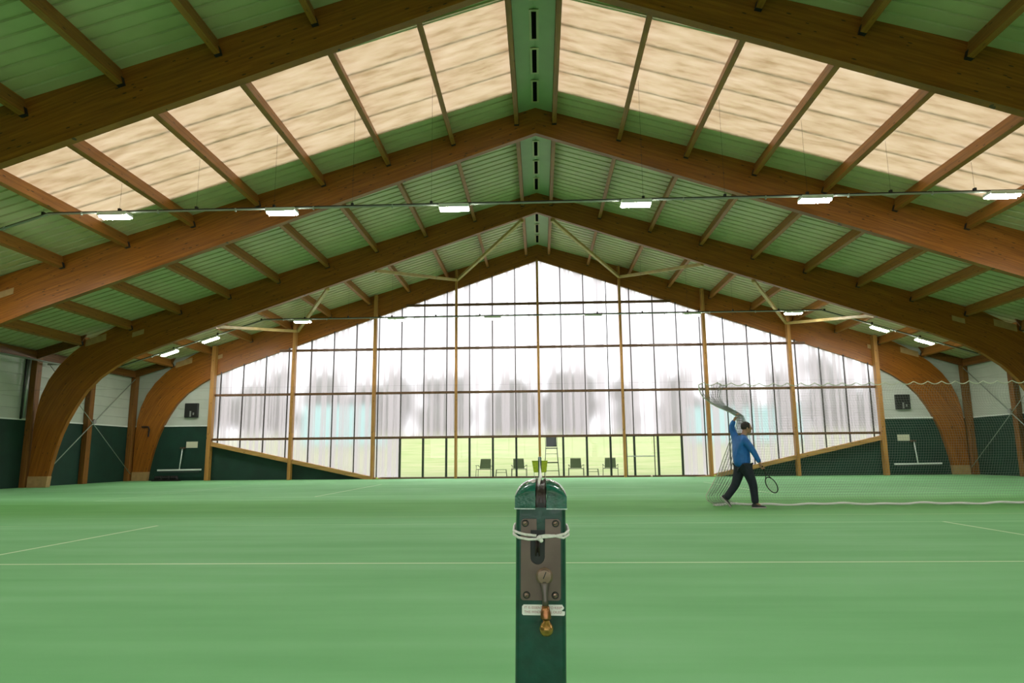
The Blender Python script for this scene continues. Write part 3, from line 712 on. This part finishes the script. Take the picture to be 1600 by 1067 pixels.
# ------------------------------------------------------------------ divider net
M['net']=simple('grey_net_cord',(.27,.29,.25),.7)
M['netrope']=simple('pale_net_rope',(.68,.70,.55),.7)
edge=[(2.68,3.46),(2.45,3.50),(2.32,3.57),(2.2,3.70),(2.11,3.82),(1.97,4.02),(1.88,4.14),(1.75,4.17),(1.6,4.16),(1.35,4.09),(1.0,3.96),(.68,3.83),(.4,3.66),(.21,3.53),(.1,3.56),(.02,3.72)]
def xl(z):
    for (za,a),(zb_,b) in zip(edge,edge[1:]):
        if z>=zb_: t=(za-z)/(za-zb_); return a+(b-a)*min(1,max(0,t))
    return edge[-1][1]
NY=15.1; XR=20.75; UL=4.2+XR-4.2
HX,HY,HZ=4.13,14.64,1.88
GA=4.2      # metres of net bunched up behind the leading edge
def npos(u,z):   # u = metres of net from its leading edge
    e=xl(z); wd=.50 if z<1.2 else max(.16,.50-.45*(z-1.2)) if z<2.1 else .16+.9*(z-2.1)
    if u<GA: t=u/GA; x=e+wd*t; fold=.07*math.sin(u*13+z*1.6)*(1-.5*t)+.03*math.sin(u*37)
    else:
        x0=e+wd; x=x0+(XR-x0)*(u-GA)/(UL-GA); fold=0
    k=math.exp(-((x-HX)**2/.10+(z-HZ)**2/.16)); 
    y=NY+fold+.03*math.sin(x*2.1)+(HY-NY)*k
    return x,y
def ztop(x): 
    return 2.605-.062*abs(math.sin(x*PI/.30)) + (.03*(5-x) if x<5 else 0)
m=MB(); cell=.054
nu=int(UL/cell)
zl=[.03,.08,.14,.21,.4,.68,1.0,1.35,1.6,1.75,1.88,1.97,2.11,2.2,2.32,2.45]
for i in range(nu+1):
    u=i*cell; P=[]
    for z in zl+[None]:
        if z is None:
            x,y=npos(u,2.58); z=ztop(x)
        else: x,y=npos(u,z)
        P.append((x,y,z))
    m.tube(P,.0017,3,cap=False)
k=1
while k*cell<2.58:
    z=k*cell; P=[]; i=0
    while i<=nu:
        u=i*cell; x,y=npos(u,z); P.append((x,y,z)); i+=1 if u<4.3 else 4
    m.tube(P,.0017,3,cap=False); k+=1
dn=empty('divider_net',(4,15.1,0))
def nb(mm,name,mat,**k):
    mm.v=[(p[0]-4,p[1]-15.1,p[2]) for p in mm.v]; return mm.build(name,mat,dn,**k)
nb(m,'mesh_net',M['net'])
m=MB(); P=[]; u=0
while u<=UL:
    x,y=npos(u,2.58); P.append((x,y,ztop(x))); u+=.03
m.tube(P,.009,6); nb(m,'top_rope',M['netrope'],smooth=True)
m=MB(); P=[]; u=0
while u<=UL:
    x,y=npos(u,.03); P.append((x,y,.026+.010*math.sin(x*3.3)+.010*math.sin(x*7.9+1))); u+=.05
m.tube(P,.024,8); nb(m,'bottom_band',M['cord'],smooth=True)
m=MB(); m.tube([(npos(0,z)[0],npos(0,z)[1],z) for z in [.03,.1,.21,.4,.68,1.0,1.35,1.6,1.75,1.88,1.97,2.11,2.2,2.32,2.45,2.6]],.010,6); nb(m,'edge_rope',M['netrope'],smooth=True)
tag(dn,'fine grey court divider net with scalloped top rope, pulled by the walking person','net')
m=MB(); m.tube([(-20.8,15.1,2.68),(0,15.1,2.66),(20.8,15.1,2.68)],.0012,5); o=m.build('suspension_wire',M['hanger']); tag(o,'hair-thin steel wire the divider net hangs from, spanning the hall','cable')

# ------------------------------------------------------------------ person
M['skin']=simple('skin',(.42,.22,.14),.55,var=.08,scale=20)
M['hair']=simple('dark_hair',(.02,.014,.01),.6,var=.3,scale=60,bump=.5)
M['jacket']=simple('blue_jacket',(.012,.13,.44),.6,var=.12,scale=12,bump=.3)
M['trousers']=simple('dark_navy_trousers',(.010,.014,.026),.75,var=.2,scale=14,bump=.3)
M['shoe']=simple('dark_shoe',(.02,.018,.02),.6)
M['sole']=simple('pale_sole',(.45,.40,.40),.6)
def skin_mesh(nodes,edges,sub=2,remesh=None,extra=None,smoothit=0):
    """nodes: name -> (co, (rx,ry)); evaluated Skin + Subdivision, then optional voxel fuse"""
    names=list(nodes); me=bpy.data.meshes.new('t'); me.from_pydata([nodes[n][0] for n in names],[(names.index(a),names.index(b)) for a,b in edges],[])
    o=bpy.data.objects.new('t',me); C.objects.link(o)
    o.modifiers.new('s','SKIN')
    for i,n in enumerate(names):
        r=nodes[n][1]; r=r if isinstance(r,tuple) else (r,r)
        me.skin_vertices[0].data[i].radius=r
    me.skin_vertices[0].data[0].use_root=True
    sb=o.modifiers.new('u','SUBSURF'); sb.levels=sub; sb.render_levels=sub
    dg=bpy.context.evaluated_depsgraph_get(); out=bpy.data.meshes.new_from_object(o.evaluated_get(dg)); bpy.data.objects.remove(o)
    if extra or remesh:
        bm=bmesh.new(); bm.from_mesh(out)
        if extra:
            e=bpy.data.meshes.new('e'); e.from_pydata(extra.v,[],extra.f); bm2=bmesh.new(); bm2.from_mesh(e); bmesh.ops.recalc_face_normals(bm2,faces=bm2.faces); bm2.to_mesh(e); bm2.free(); bm.from_mesh(e)
        bm.to_mesh(out); bm.free()
        o=bpy.data.objects.new('t',out); C.objects.link(o); md=o.modifiers.new('r','REMESH'); md.mode='VOXEL'; md.voxel_size=remesh; md.use_smooth_shade=True
        if smoothit: sm=o.modifiers.new('sm','SMOOTH'); sm.iterations=smoothit; sm.factor=.5
        bpy.context.view_layer.update(); dg=bpy.context.evaluated_depsgraph_get(); out=bpy.data.meshes.new_from_object(o.evaluated_get(dg)); bpy.data.objects.remove(o)
    out.shade_smooth(); return out
PER=empty('person',(4.18,14.5,0))
def pobj(me,name,mat,parent=None):
    for v in me.vertices: v.co-=Vector((4.18,14.5,0))
    me.materials.clear(); me.materials.append(mat); o=bpy.data.objects.new(name,me); C.objects.link(o); o.parent=parent or PER; return o
n={ 'pelvis':((4.17,14.5,.90),(.09,.085)),'belly':((4.16,14.5,1.08),(.085,.085)),'chest':((4.165,14.5,1.28),(.10,.09)),'nbase':((4.215,14.5,1.44),(.065,.065)),'neck':((4.25,14.5,1.52),(.055,.055)),'head':((4.285,14.5,1.62),(.075,.08)),
 'hR':((4.19,14.42,.86),.065),'kR':((4.325,14.40,.48),.058),'aR':((4.35,14.40,.10),.042),'tR':((4.45,14.39,.045),.022),
 'hL':((4.14,14.58,.86),.065),'kL':((4.03,14.60,.46),.058),'aL':((3.80,14.61,.19),.042),'tL':((3.86,14.61,.08),.02),
 'sR':((4.20,14.35,1.38),.045),'eR':((4.33,14.27,1.14),.042),'wR':((4.455,14.275,.885),.028),'pR':((4.485,14.28,.835),(.022,.034)),
 'sL':((4.11,14.66,1.41),.045),'eL':((4.045,14.73,1.66),.042),'wL':((4.11,14.66,1.82),.028),'pL':((4.13,14.645,1.87),(.022,.034))}
ed=[('pelvis','belly'),('belly','chest'),('chest','nbase'),('nbase','neck'),('neck','head'),('pelvis','hR'),('hR','kR'),('kR','aR'),('aR','tR'),('pelvis','hL'),('hL','kL'),('kL','aL'),('aL','tL'),
 ('chest','sR'),('sR','eR'),('eR','wR'),('wR','pR'),('chest','sL'),('sL','eL'),('eL','wL'),('wL','pL')]
ex=MB()
hc=(4.295,14.5,1.625)
ex.ball(hc,.1,24,sc=(.98,.77,1.16)); ex.ball((4.325,14.5,1.565),.062,18,sc=(1,.85,1.0))      # skull and jaw
ex.ball((4.393,14.5,1.605),.017,12,sc=(1.1,.8,1.2)); ex.ball((4.377,14.5,1.572),.016,12,sc=(.8,1.5,.6)); ex.ball((4.37,14.5,1.54),.02,12)
for s in(-1,1): ex.ball((4.285,14.5+s*.078,1.615),.026,14,sc=(.8,.45,1.25)); ex.ball((4.372,14.5+s*.03,1.645),.018,12,sc=(.5,1.2,.6))
def fingers(p,d,side,curl,L_):
    """five fingers from palm centre p, along d, curling toward curl"""
    d=Vector(d).normalized(); c=Vector(curl).normalized(); w=d.cross(c).normalized()*side; p=Vector(p)
    for k,(off,ln) in enumerate(((-.026,.85),(-.009,1.0),(.009,.95),(.026,.75))):
        b=p+w*off+d*.02; l=L_*ln
        q=[b,b+d*l*.4+c*l*.08,b+d*l*.62+c*l*.42,b+d*l*.45+c*l*.72]
        ex.tube(q,[.0095,.009,.0085,.007],8); ex.ball(q[-1],.0075,8)
    b=p-w*.03-d*.02; q=[b,b-w*.02+d*.015+c*.015,b-w*.012+d*.03+c*.04]; ex.tube(q,[.011,.010,.008],8); ex.ball(q[-1],.0085,8)
fingers((4.485,14.28,.835),(.35,0,-.94),1,(.5,.75,.15),.075)
fingers((4.13,14.645,1.87),(.3,-.2,.93),-1,(.6,-.75,-.2),.075)
bd=pobj(skin_mesh(n,ed,2,.0062,ex,2),'body',M['skin'])
hm_=MB(); hm_.ball((4.280,14.5,1.648),.108,26,sc=(.98,.82,1.0)); 
hm_.v=[v for v in hm_.v]
hv=[]
for (x,y,z) in hm_.v:
    if x>4.345 and z<1.70: x=4.345-(x-4.345)*.3
    if z<1.60: z=1.60+(z-1.60)*.35; 
    hv.append((x,y,z))
hm_.v=[(a-4.18,b-14.5,c) for a,b,c in hv]; hm_.build('hair',M['hair'],PER,smooth=True)
for s in(-1,1):
    e=MB(); e.ball((4.385-4.18,s*.028,1.632),.009,10); e.build('eye',M['dark'],PER,smooth=True)
jn={'hem':((4.165,14.5,.79),(.20,.20)),'waist':((4.15,14.5,1.02),(.17,.185)),'chest':((4.16,14.5,1.27),(.18,.20)),'coll':((4.215,14.5,1.44),(.085,.085)),'collt':((4.235,14.5,1.485),(.066,.066)),
 'sR':((4.20,14.335,1.385),.088),'eR':((4.33,14.27,1.14),.066),'wR':((4.448,14.275,.905),.048),
 'sL':((4.10,14.66,1.41),.088),'eL':((4.045,14.73,1.66),.066),'wL':((4.10,14.67,1.795),.046)}
je=[('hem','waist'),('waist','chest'),('chest','coll'),('coll','collt'),('chest','sR'),('sR','eR'),('eR','wR'),('chest','sL'),('sL','eL'),('eL','wL')]
pobj(skin_mesh(jn,je,2,.009,None,3),'jacket',M['jacket'])
tn={'waist':((4.17,14.5,.93),(.14,.16)),'hR':((4.195,14.42,.84),.13),'mR':((4.26,14.405,.66),.11),'kR':((4.32,14.40,.48),.092),'cR':((4.335,14.40,.28),.080),'aR':((4.345,14.40,.075),.078),
 'hL':((4.14,14.58,.84),.13),'mL':((4.085,14.59,.65),.11),'kL':((4.025,14.60,.465),.092),'cL':((3.92,14.605,.325),.080),'aL':((3.795,14.61,.165),.078)}
te=[('waist','hR'),('hR','mR'),('mR','kR'),('kR','cR'),('cR','aR'),('waist','hL'),('hL','mL'),('mL','kL'),('kL','cL'),('cL','aL')]
pobj(skin_mesh(tn,te,2,.009,None,3),'trousers',M['trousers'])
def shoe(loc,rot):
    P=[(-.09,.040,.0),(-.095,.043,.03),(-.02,.044,.03)]
    m=MB(); prof=[(-.10,.034,.075),(-.085,.040,.095),(-.03,.042,.092),(.02,.043,.075),(.08,.048,.058),(.135,.046,.046),(.17,.030,.034)]
    vs=[];fs=[];k=12
    for x,w,hh in prof:
        for j in range(k):
            a=PI*j/(k-1); vs.append((x,w*math.cos(a),.022+(hh-.022)*math.sin(a)**.7))
    for i in range(len(prof)-1):
        for j in range(k-1): fs.append((i*k+j,i*k+j+1,(i+1)*k+j+1,(i+1)*k+j))
        fs.append((i*k+k-1,i*k,(i+1)*k,(i+1)*k+k-1))
    fs+=[tuple(range(k)),tuple(range((len(prof)-1)*k,len(prof)*k))]
    m.add(vs,fs); Mx=Matrix.Translation(Vector(loc)-Vector((4.18,14.5,0)))@Matrix.Rotation(rot,4,'Y')
    m.xform(Mx); o=m.build('shoe',M['shoe'],PER,smooth=True)
    m=MB(); out=[(-.108,0),(-.095,.035),(-.03,.04),(.08,.052),(.14,.048),(.182,.02),(.182,-.02),(.14,-.048),(.08,-.052),(-.03,-.04),(-.095,-.035)]
    m.prism(out,'z',0,.024); m.xform(Mx); m.build('sole',M['sole'],o)
shoe((4.375,14.40,0.0),0)
shoe((3.775,14.61,.135),math.radians(48))
tag(PER,'person in blue jacket and dark trousers walking right, one arm raised to the net','person')
# racket held head down
ax=Vector((.42,.10,-.90)).normalized(); b0=Vector((4.455,14.285,.925))
sd=Vector((.9,-.0,.42)).normalized(); sd=(sd-ax*sd.dot(ax)).normalized(); ns=ax.cross(sd).normalized()
wd=(sd*.50+ns*.866).normalized()
RK=empty('tennis_racket',tuple(b0))
def rb(m,nm,mat,**k):
    m.v=[(p[0]-b0.x,p[1]-b0.y,p[2]-b0.z) for p in m.v]; return m.build(nm,mat,RK,**k)
m=MB(); m.tube([b0,b0+ax*.01,b0+ax*.19],[.018,.0165,.0155],8); rb(m,'grip',simple('black_grip',(.015,.015,.015),.8),smooth=True)
hcn=b0+ax*.515; m=MB(); m.tube([hcn+ax*.17*math.cos(t*2*PI/36)+wd*.128*math.sin(t*2*PI/36) for t in range(37)],.011,8)
m.tube([b0+ax*.19,b0+ax*.25],.012,8); m.tube([b0+ax*.25,b0+ax*.30+wd*.03,hcn-ax*.14+wd*.075],.009,8); m.tube([b0+ax*.25,b0+ax*.30-wd*.03,hcn-ax*.14-wd*.075],.009,8)
rb(m,'hoop',simple('black_racket_frame',(.012,.016,.014),.35),smooth=True)
m=MB()
for i in range(-7,8):
    t=i/8*.128; q=.17*math.sqrt(1-(t/.128)**2); m.tube([hcn+wd*t-ax*q,hcn+wd*t+ax*q],.0008,4)
for i in range(-9,10):
    t=i/10*.17; q=.128*math.sqrt(1-(t/.17)**2); m.tube([hcn+ax*t-wd*q,hcn+ax*t+wd*q],.0008,4)
rb(m,'strings',simple('racket_strings',(.5,.55,.45),.5))
tag(RK,'black tennis racket held head down in the lowered hand of the walking person','tennis racket')

# ------------------------------------------------------------------ things on the far wall
for s in(-1,1):
    sd_='left' if s<0 else 'right'
    r=empty('wall_speaker',(s*17.80,YW+.06,3.52))
    m=MB(); m.box(-.34,.34,-.16,0,-.36,.36); m.build('cabinet',M['dark'],r,bevel=.02)
    m=MB(); m.box(-.06,.02,-.17,-.155,-.33,-.04); m.box(.10,.17,-.17,-.155,-.24,-.12); m.build('pale_bracket',M['steel'],r)
    tag(r,'black square box mounted on the white end wall, %s of the glazing'%sd_,'wall box','square black boxes on the end wall')
    o=MB().box(-.29,.29,-.03,0,-.155,.155).build('wall_sign',simple('cream_sign',(.62,.62,.46),.5),loc=(s*17.70,YW+.06,1.78),bevel=.004)
    tag(o,'small blank cream sign on the dark green end wall, %s of the glazing'%sd_,'sign','cream signs')
    r=empty('court_broom',(s*18.13,YW-.22,0))
    m=MB(); m.bar((-1.12,0,.52),(1.12,0,.54),.07,.08); m.build('head_board',M['trimw'],r,bevel=.008)
    m=MB(); m.box(-1.0,1.0,-.02,.02,.40,.49); m.build('bristles',simple('dark_bristles%d'%s,(.03,.05,.04),.9),r)
    m=MB(); m.tube([(0,0,.55),(-s*.04,.1,1.62)],.028,10); m.build('handle',M['trimw'],r,smooth=True)
    m=MB(); m.box(-.10-s*.05,.08-s*.05,.0,.24,1.58,1.66); m.build('wall_hook',simple('brown_hook%d'%s,(.07,.04,.02),.6),r)
    tag(r,'wide white court broom hung on the dark green end wall, %s of the glazing'%sd_,'broom','court brooms hung on the end wall')
m=MB(); 
for x in(0,.38,.78): m.tube([(x,0,.06),(x+.03,.02,.15),(x+.30,.05,.17),(x+.36,.02,.06)],[.05,.10,.10,.05],10)
m.box(-.1,1.25,-.14,.16,0,.07)
o=m.build('equipment_bag',M['dark'],loc=(-19.15,33.75,0)); tag(o,'dark bag lying on the floor below the left broom','bag')
# hook on the far left arch foot
m=MB(); m.tube([(-.35,0,.25),(0,-.02,.25),(.06,-.02,.1),(.03,-.02,-.25)],.035,8); o=m.build('wall_hook',M['dark'],loc=(-19.9,F4-.06,2.45)); tag(o,'small dark hook on the foot of the farthest arch, left side','hook')
# tennis balls along the glazing
M['ball']=simple('tennis_ball_felt',(.62,.66,.18),.9,var=.1,scale=60)
M['ballo']=simple('worn_pale_ball',(.80,.62,.48),.9)
for x,mt,t in((5.35,M['ballo'],'pale worn ball on the floor at the foot of the glazing, by the glazed door'),(8.38,M['ball'],'yellow tennis ball at the foot of the window column behind the person'),(-8.05,M['ball'],'yellow tennis ball where the left sill meets the floor')):
    o=MB().ball((0,0,0),.05,16).build('ball',mt,smooth=True,loc=(x,33.85,.05)); tag(o,t,'ball','balls along the end glazing')

# ball basket on court two
r=empty('ball_basket',(-.03,22.2,0)); M['lime']=simple('lime_basket',(.34,.42,.015),.7,var=.25,scale=20)
m=MB(); m.prism([(-.20,-.20),(.20,-.20),(.25,.16),(-.25,.16)],'y',-.14,.14)
o=m.build('basket',M['lime'],r,bevel=.015); o.location=(0,0,.76)
for sx in(-1,1):
    for sy_ in(-1,1):
        m=MB(); m.tube([(sx*.19,sy_*.12,.56),(sx*.14,sy_*.12,.0)],.006,6); m.build('leg',M['steel'],r)
m=MB(); 
for a,b in(((-.25,-.15),(.25,-.15)),((.25,-.15),(.25,.15)),((.25,.15),(-.25,.15)),((-.25,.15),(-.25,-.15))): m.tube([(a[0],a[1],.92),(b[0],b[1],.92)],.008,6)
m.build('rim',M['lime'],r)
tag(r,'lime green ball basket on thin legs, behind the far net post','basket')

# ------------------------------------------------------------------ outside: terrace chairs
M['oframe']=simple('dark_olive_frame',(.045,.06,.03),.5)
M['omesh']=simple('olive_seat_mesh',(.09,.125,.05),.8)
def terrace_chair():
    r=empty('terrace_chair')
    m=MB(); vs=[(-.27,0,.42),(.27,0,.42),(.25,.20,.90),(-.25,.20,.90)]
    m.add(vs+[(a,b+.02,c) for a,b,c in vs],[(0,1,2,3),(7,6,5,4),(0,4,5,1),(1,5,6,2),(2,6,7,3),(3,7,4,0)]); m.build('backrest',M['omesh'],r)
    m=MB(); m.box(-.27,.27,-.48,.02,.385,.405); m.build('seat',M['omesh'],r)
    m=MB()
    for s in(-1,1):
        m.tube([(s*.28,0,.40),(s*.26,.21,.92)],.014,8); m.tube([(s*.28,-.50,.395),(s*.28,.02,.395)],.014,8)
    m.tube([(-.26,.21,.92),(.26,.21,.92)],.014,8); m.tube([(-.38,-.48,.395),(.38,-.48,.395)],.014,8); m.tube([(-.38,.0,.395),(.38,.0,.395)],.014,8)
    m.build('frame',M['oframe'],r)
    for s in(-1,1):
        m=MB(); m.box(s*.38-.03,s*.38+.03,-.48,.10,.58,.605); m.tube([(s*.38,-.44,.58),(s*.38,-.46,.4)],.012,6); m.tube([(s*.38,.08,.58),(s*.3,.08,.5)],.012,6); m.build('armrest',M['oframe'],r)
        for y in(-.46,.05):
            m=MB(); m.tube([(s*.38,y,.42),(s*.39,y*1.05,.0)],.014,8); m.build('leg',M['oframe'],r)
    return r
c0=terrace_chair()
for k,(x,a,t) in enumerate(((-2.92,PI-.12,'leftmost of the four, left of a low stool'),(-1.15,PI+.1,'just left of the middle column'),(1.83,PI,'right of the umpire chair'),(3.62,PI-.1,'rightmost, behind a dark mullion'))):
    o=c0 if k==0 else copy_tree(c0); o.location=(x,36.3,0); o.rotation_euler=(0,0,a-PI); tag(o,'olive mesh terrace chair outside the glass, '+t,'chair','terrace chairs outside the glazing')
def stool():
    r=empty('terrace_stool'); m=MB(); m.box(-.27,.27,-.2,.2,.36,.38); m.build('top',M['omesh'],r)
    m=MB(); m.box(-.26,.26,-.19,.19,.22,.24) ; m.build('shelf',M['omesh'],r)
    for sx in(-1,1):
        for sy_ in(-1,1): MB().tube([(sx*.25,sy_*.18,.37),(sx*.29,sy_*.2,0)],.013,8).build('leg',M['oframe'],r)
    return r
s0=stool(); s0.location=(-2.06,36.1,0); tag(s0,'low olive stool outside the glass between the two left terrace chairs','stool','terrace stools')
s1=copy_tree(s0); s1.location=(2.70,36.1,0); tag(s1,'low olive stool outside the glass between the two right terrace chairs','stool','terrace stools')
r=empty('umpire_chair',(.56,35.9,0))
m=MB(); m.box(-.27,.27,-.03,.02,1.52,2.02); m.build('backrest',simple('dark_green_backrest',(.008,.02,.016),.6),r,bevel=.01)
m=MB(); m.box(-.31,.31,-.35,.1,1.42,1.47); m.build('seat',simple('dark_green_seat',(.008,.02,.016),.6),r)
for sx in(-1,1):
    MB().tube([(sx*.29,-.0,1.47),(sx*.31,0,2.05)],.012,8).build('back_post',M['oframe'],r)
    for y,yo in((-.3,-.42),(.08,.3)): MB().tube([(sx*.29,y,1.43),(sx*.38,yo,0)],.018,8).build('leg',M['oframe'],r)
for z,rr in((1.16,.012),(.72,.03),(.3,.014)):
    MB().bar((-.30-(1.43-z)*.06,-.3-(1.43-z)*.08,z),(.30+(1.43-z)*.06,-.3-(1.43-z)*.08,z),.05,rr*2).build('step',M['oframe'],r)
tag(r,'tall umpire chair with dark backrest standing outside the glass','umpire chair')

# ------------------------------------------------------------------ outside ground, trees, windbreaks
def mk_grass():
    m,nt,out=nmat('pale_lawn'); p=nt.nodes.new('ShaderNodeBsdfPrincipled'); L(nt,p.outputs[0],out.inputs[0])
    tc=nt.nodes.new('ShaderNodeTexCoord'); mp=nt.nodes.new('ShaderNodeMapping'); mp.inputs['Scale'].default_value=(.35,1.4,1); L(nt,tc.outputs['Object'],mp.inputs[0])
    nz=nt.nodes.new('ShaderNodeTexNoise'); nz.inputs['Scale'].default_value=1.2; nz.inputs['Detail'].default_value=8; L(nt,mp.outputs[0],nz.inputs['Vector'])
    col=ramp(nt,nz.outputs['Fac'],[(.3,(.155,.20,.070)),(.5,(.20,.225,.100)),(.7,(.25,.24,.13))])
    L(nt,col,p.inputs['Base Color']); p.inputs['Roughness'].default_value=.9; p.inputs['Specular IOR Level'].default_value=.1
    return m
mb=MB(); gx=[-170+20*i for i in range(18)]; gy=[34.55,36,38.5,42,47,53,60,68,78,90,110,150]
def gz(x,y):
    t=max(0,min(1,(y-38)/40)); z=-.01+3.4*t*t*(3-2*t)*1.0+max(0,y-78)*.02
    return z if y<38.6 else z+.25*noise.noise(Vector((x*.03,y*.05,0)))
vs=[(x,y,gz(x,y)) for y in gy for x in gx]; nx=len(gx)
mb.add(vs,[(j*nx+i,j*nx+i+1,(j+1)*nx+i+1,(j+1)*nx+i) for j in range(len(gy)-1) for i in range(nx-1)])
o=mb.build('lawn',mk_grass(),smooth=True); o['kind']='structure'
mb=MB(); mb.box(-200,200,-120,34.5,-.3,-.05); o=mb.build('ground',simple('outside_ground',(.25,.27,.2),.9)); struct(o)
M['leaf']=simple('tree_foliage',(.040,.055,.035),.8,var=.5,scale=1.2)
M['bark']=simple('tree_bark',(.12,.09,.07),.9)
def tree(x,y,hh,w,lab):
    g=gz(x,y); r=empty('tree',(x,y,g))
    MB().tube([(0,0,-.3),(.1,0,hh*.3),(0,0,hh*.6)],[w*.06,w*.045,w*.02],8).build('trunk',M['bark'],r)
    bm=bmesh.new()
    for k in range(9):
        a=random.uniform(0,2*PI); q=random.uniform(0,.32)*w; zc=hh*random.uniform(.16,.86); rad=w*random.uniform(.2,.34)*(1.15-.5*zc/hh)
        res=bmesh.ops.create_icosphere(bm,subdivisions=3,radius=rad,matrix=Matrix.Translation((q*math.cos(a),q*math.sin(a),min(zc,hh-rad*.8))))
        for v in res['verts']:
            d=noise.noise(v.co*1.3+Vector((x,y,k)))*.35+noise.noise(v.co*4+Vector((x,k,0)))*.15
            c=Vector((q*math.cos(a),q*math.sin(a),min(zc,hh-rad*.8))); v.co=c+(v.co-c)*(1+d)
    me=bpy.data.meshes.new('crown'); bm.to_mesh(me); bm.free(); me.materials.append(M['leaf']); me.shade_smooth()
    o=bpy.data.objects.new('crown',me); C.objects.link(o); o.parent=r
    tag(r,lab,'tree','hazy trees beyond the cloudy panes')
tn_=['leftmost','second from left','third from left','fourth from left','fifth from left','sixth from left','seventh from left','seventh from right','sixth from right','fifth from right','fourth from right','third from right','second from right','rightmost']
for row,(yy,x0,w_) in enumerate(((80,-45.5,6.6),(93,-49,7.2))):
    for k in range(14):
        x=x0+k*(7.0 if row==0 else 7.6); hgt=random.uniform(5.6,8.2)+(1.8 if row else 0)
        tree(x,yy,hgt,w_,'blurred tree behind the cloudy glazing, %s row, %s'%('nearer' if row==0 else 'farther',tn_[k]))
M['turq']=simple('turquoise_sheet',(.20,.50,.48),.6)
for x0,x1,z0,z1,t in((-20,-14.2,2.0,5.4,'left'),(13.5,21.5,2.0,5.3,'right')):
    r=empty('windbreak_screen',((x0+x1)/2,60,2.0)); w=(x1-x0)/2
    MB().box(-w,w,-.03,.03,0.1,z1-z0).build('sheet',M['turq'],r)
    for x in(-w,0,w): MB().tube([(x,.06,-.6),(x,.06,z1-z0+.1)],.05,8).build('post',M['steel'],r)
    tag(r,'blurred turquoise screen outside, seen through the cloudy panes on the %s'%t,'screen','turquoise screens outside')

# ------------------------------------------------------------------ daylight
wd_=bpy.data.worlds.new('overcast_sky'); SC.world=wd_; wd_.use_nodes=True; nt=wd_.node_tree; nt.nodes.clear()
wo=nt.nodes.new('ShaderNodeOutputWorld'); bg=nt.nodes.new('ShaderNodeBackground'); L(nt,bg.outputs[0],wo.inputs[0])
bg.inputs[0].default_value=(.97,.98,1,1); bg.inputs[1].default_value=4.5

SC.view_settings.view_transform='Standard'; SC.view_settings.look='None'; SC.view_settings.gamma=1; SC.view_settings.exposure=0.0; SC.view_settings.use_curve_mapping=False
cy_=SC.cycles; cy_.max_bounces=10; cy_.diffuse_bounces=5; cy_.glossy_bounces=4; cy_.transparent_max_bounces=24; cy_.transmission_bounces=6
cy_.use_denoising=True; cy_.sample_clamp_indirect=6
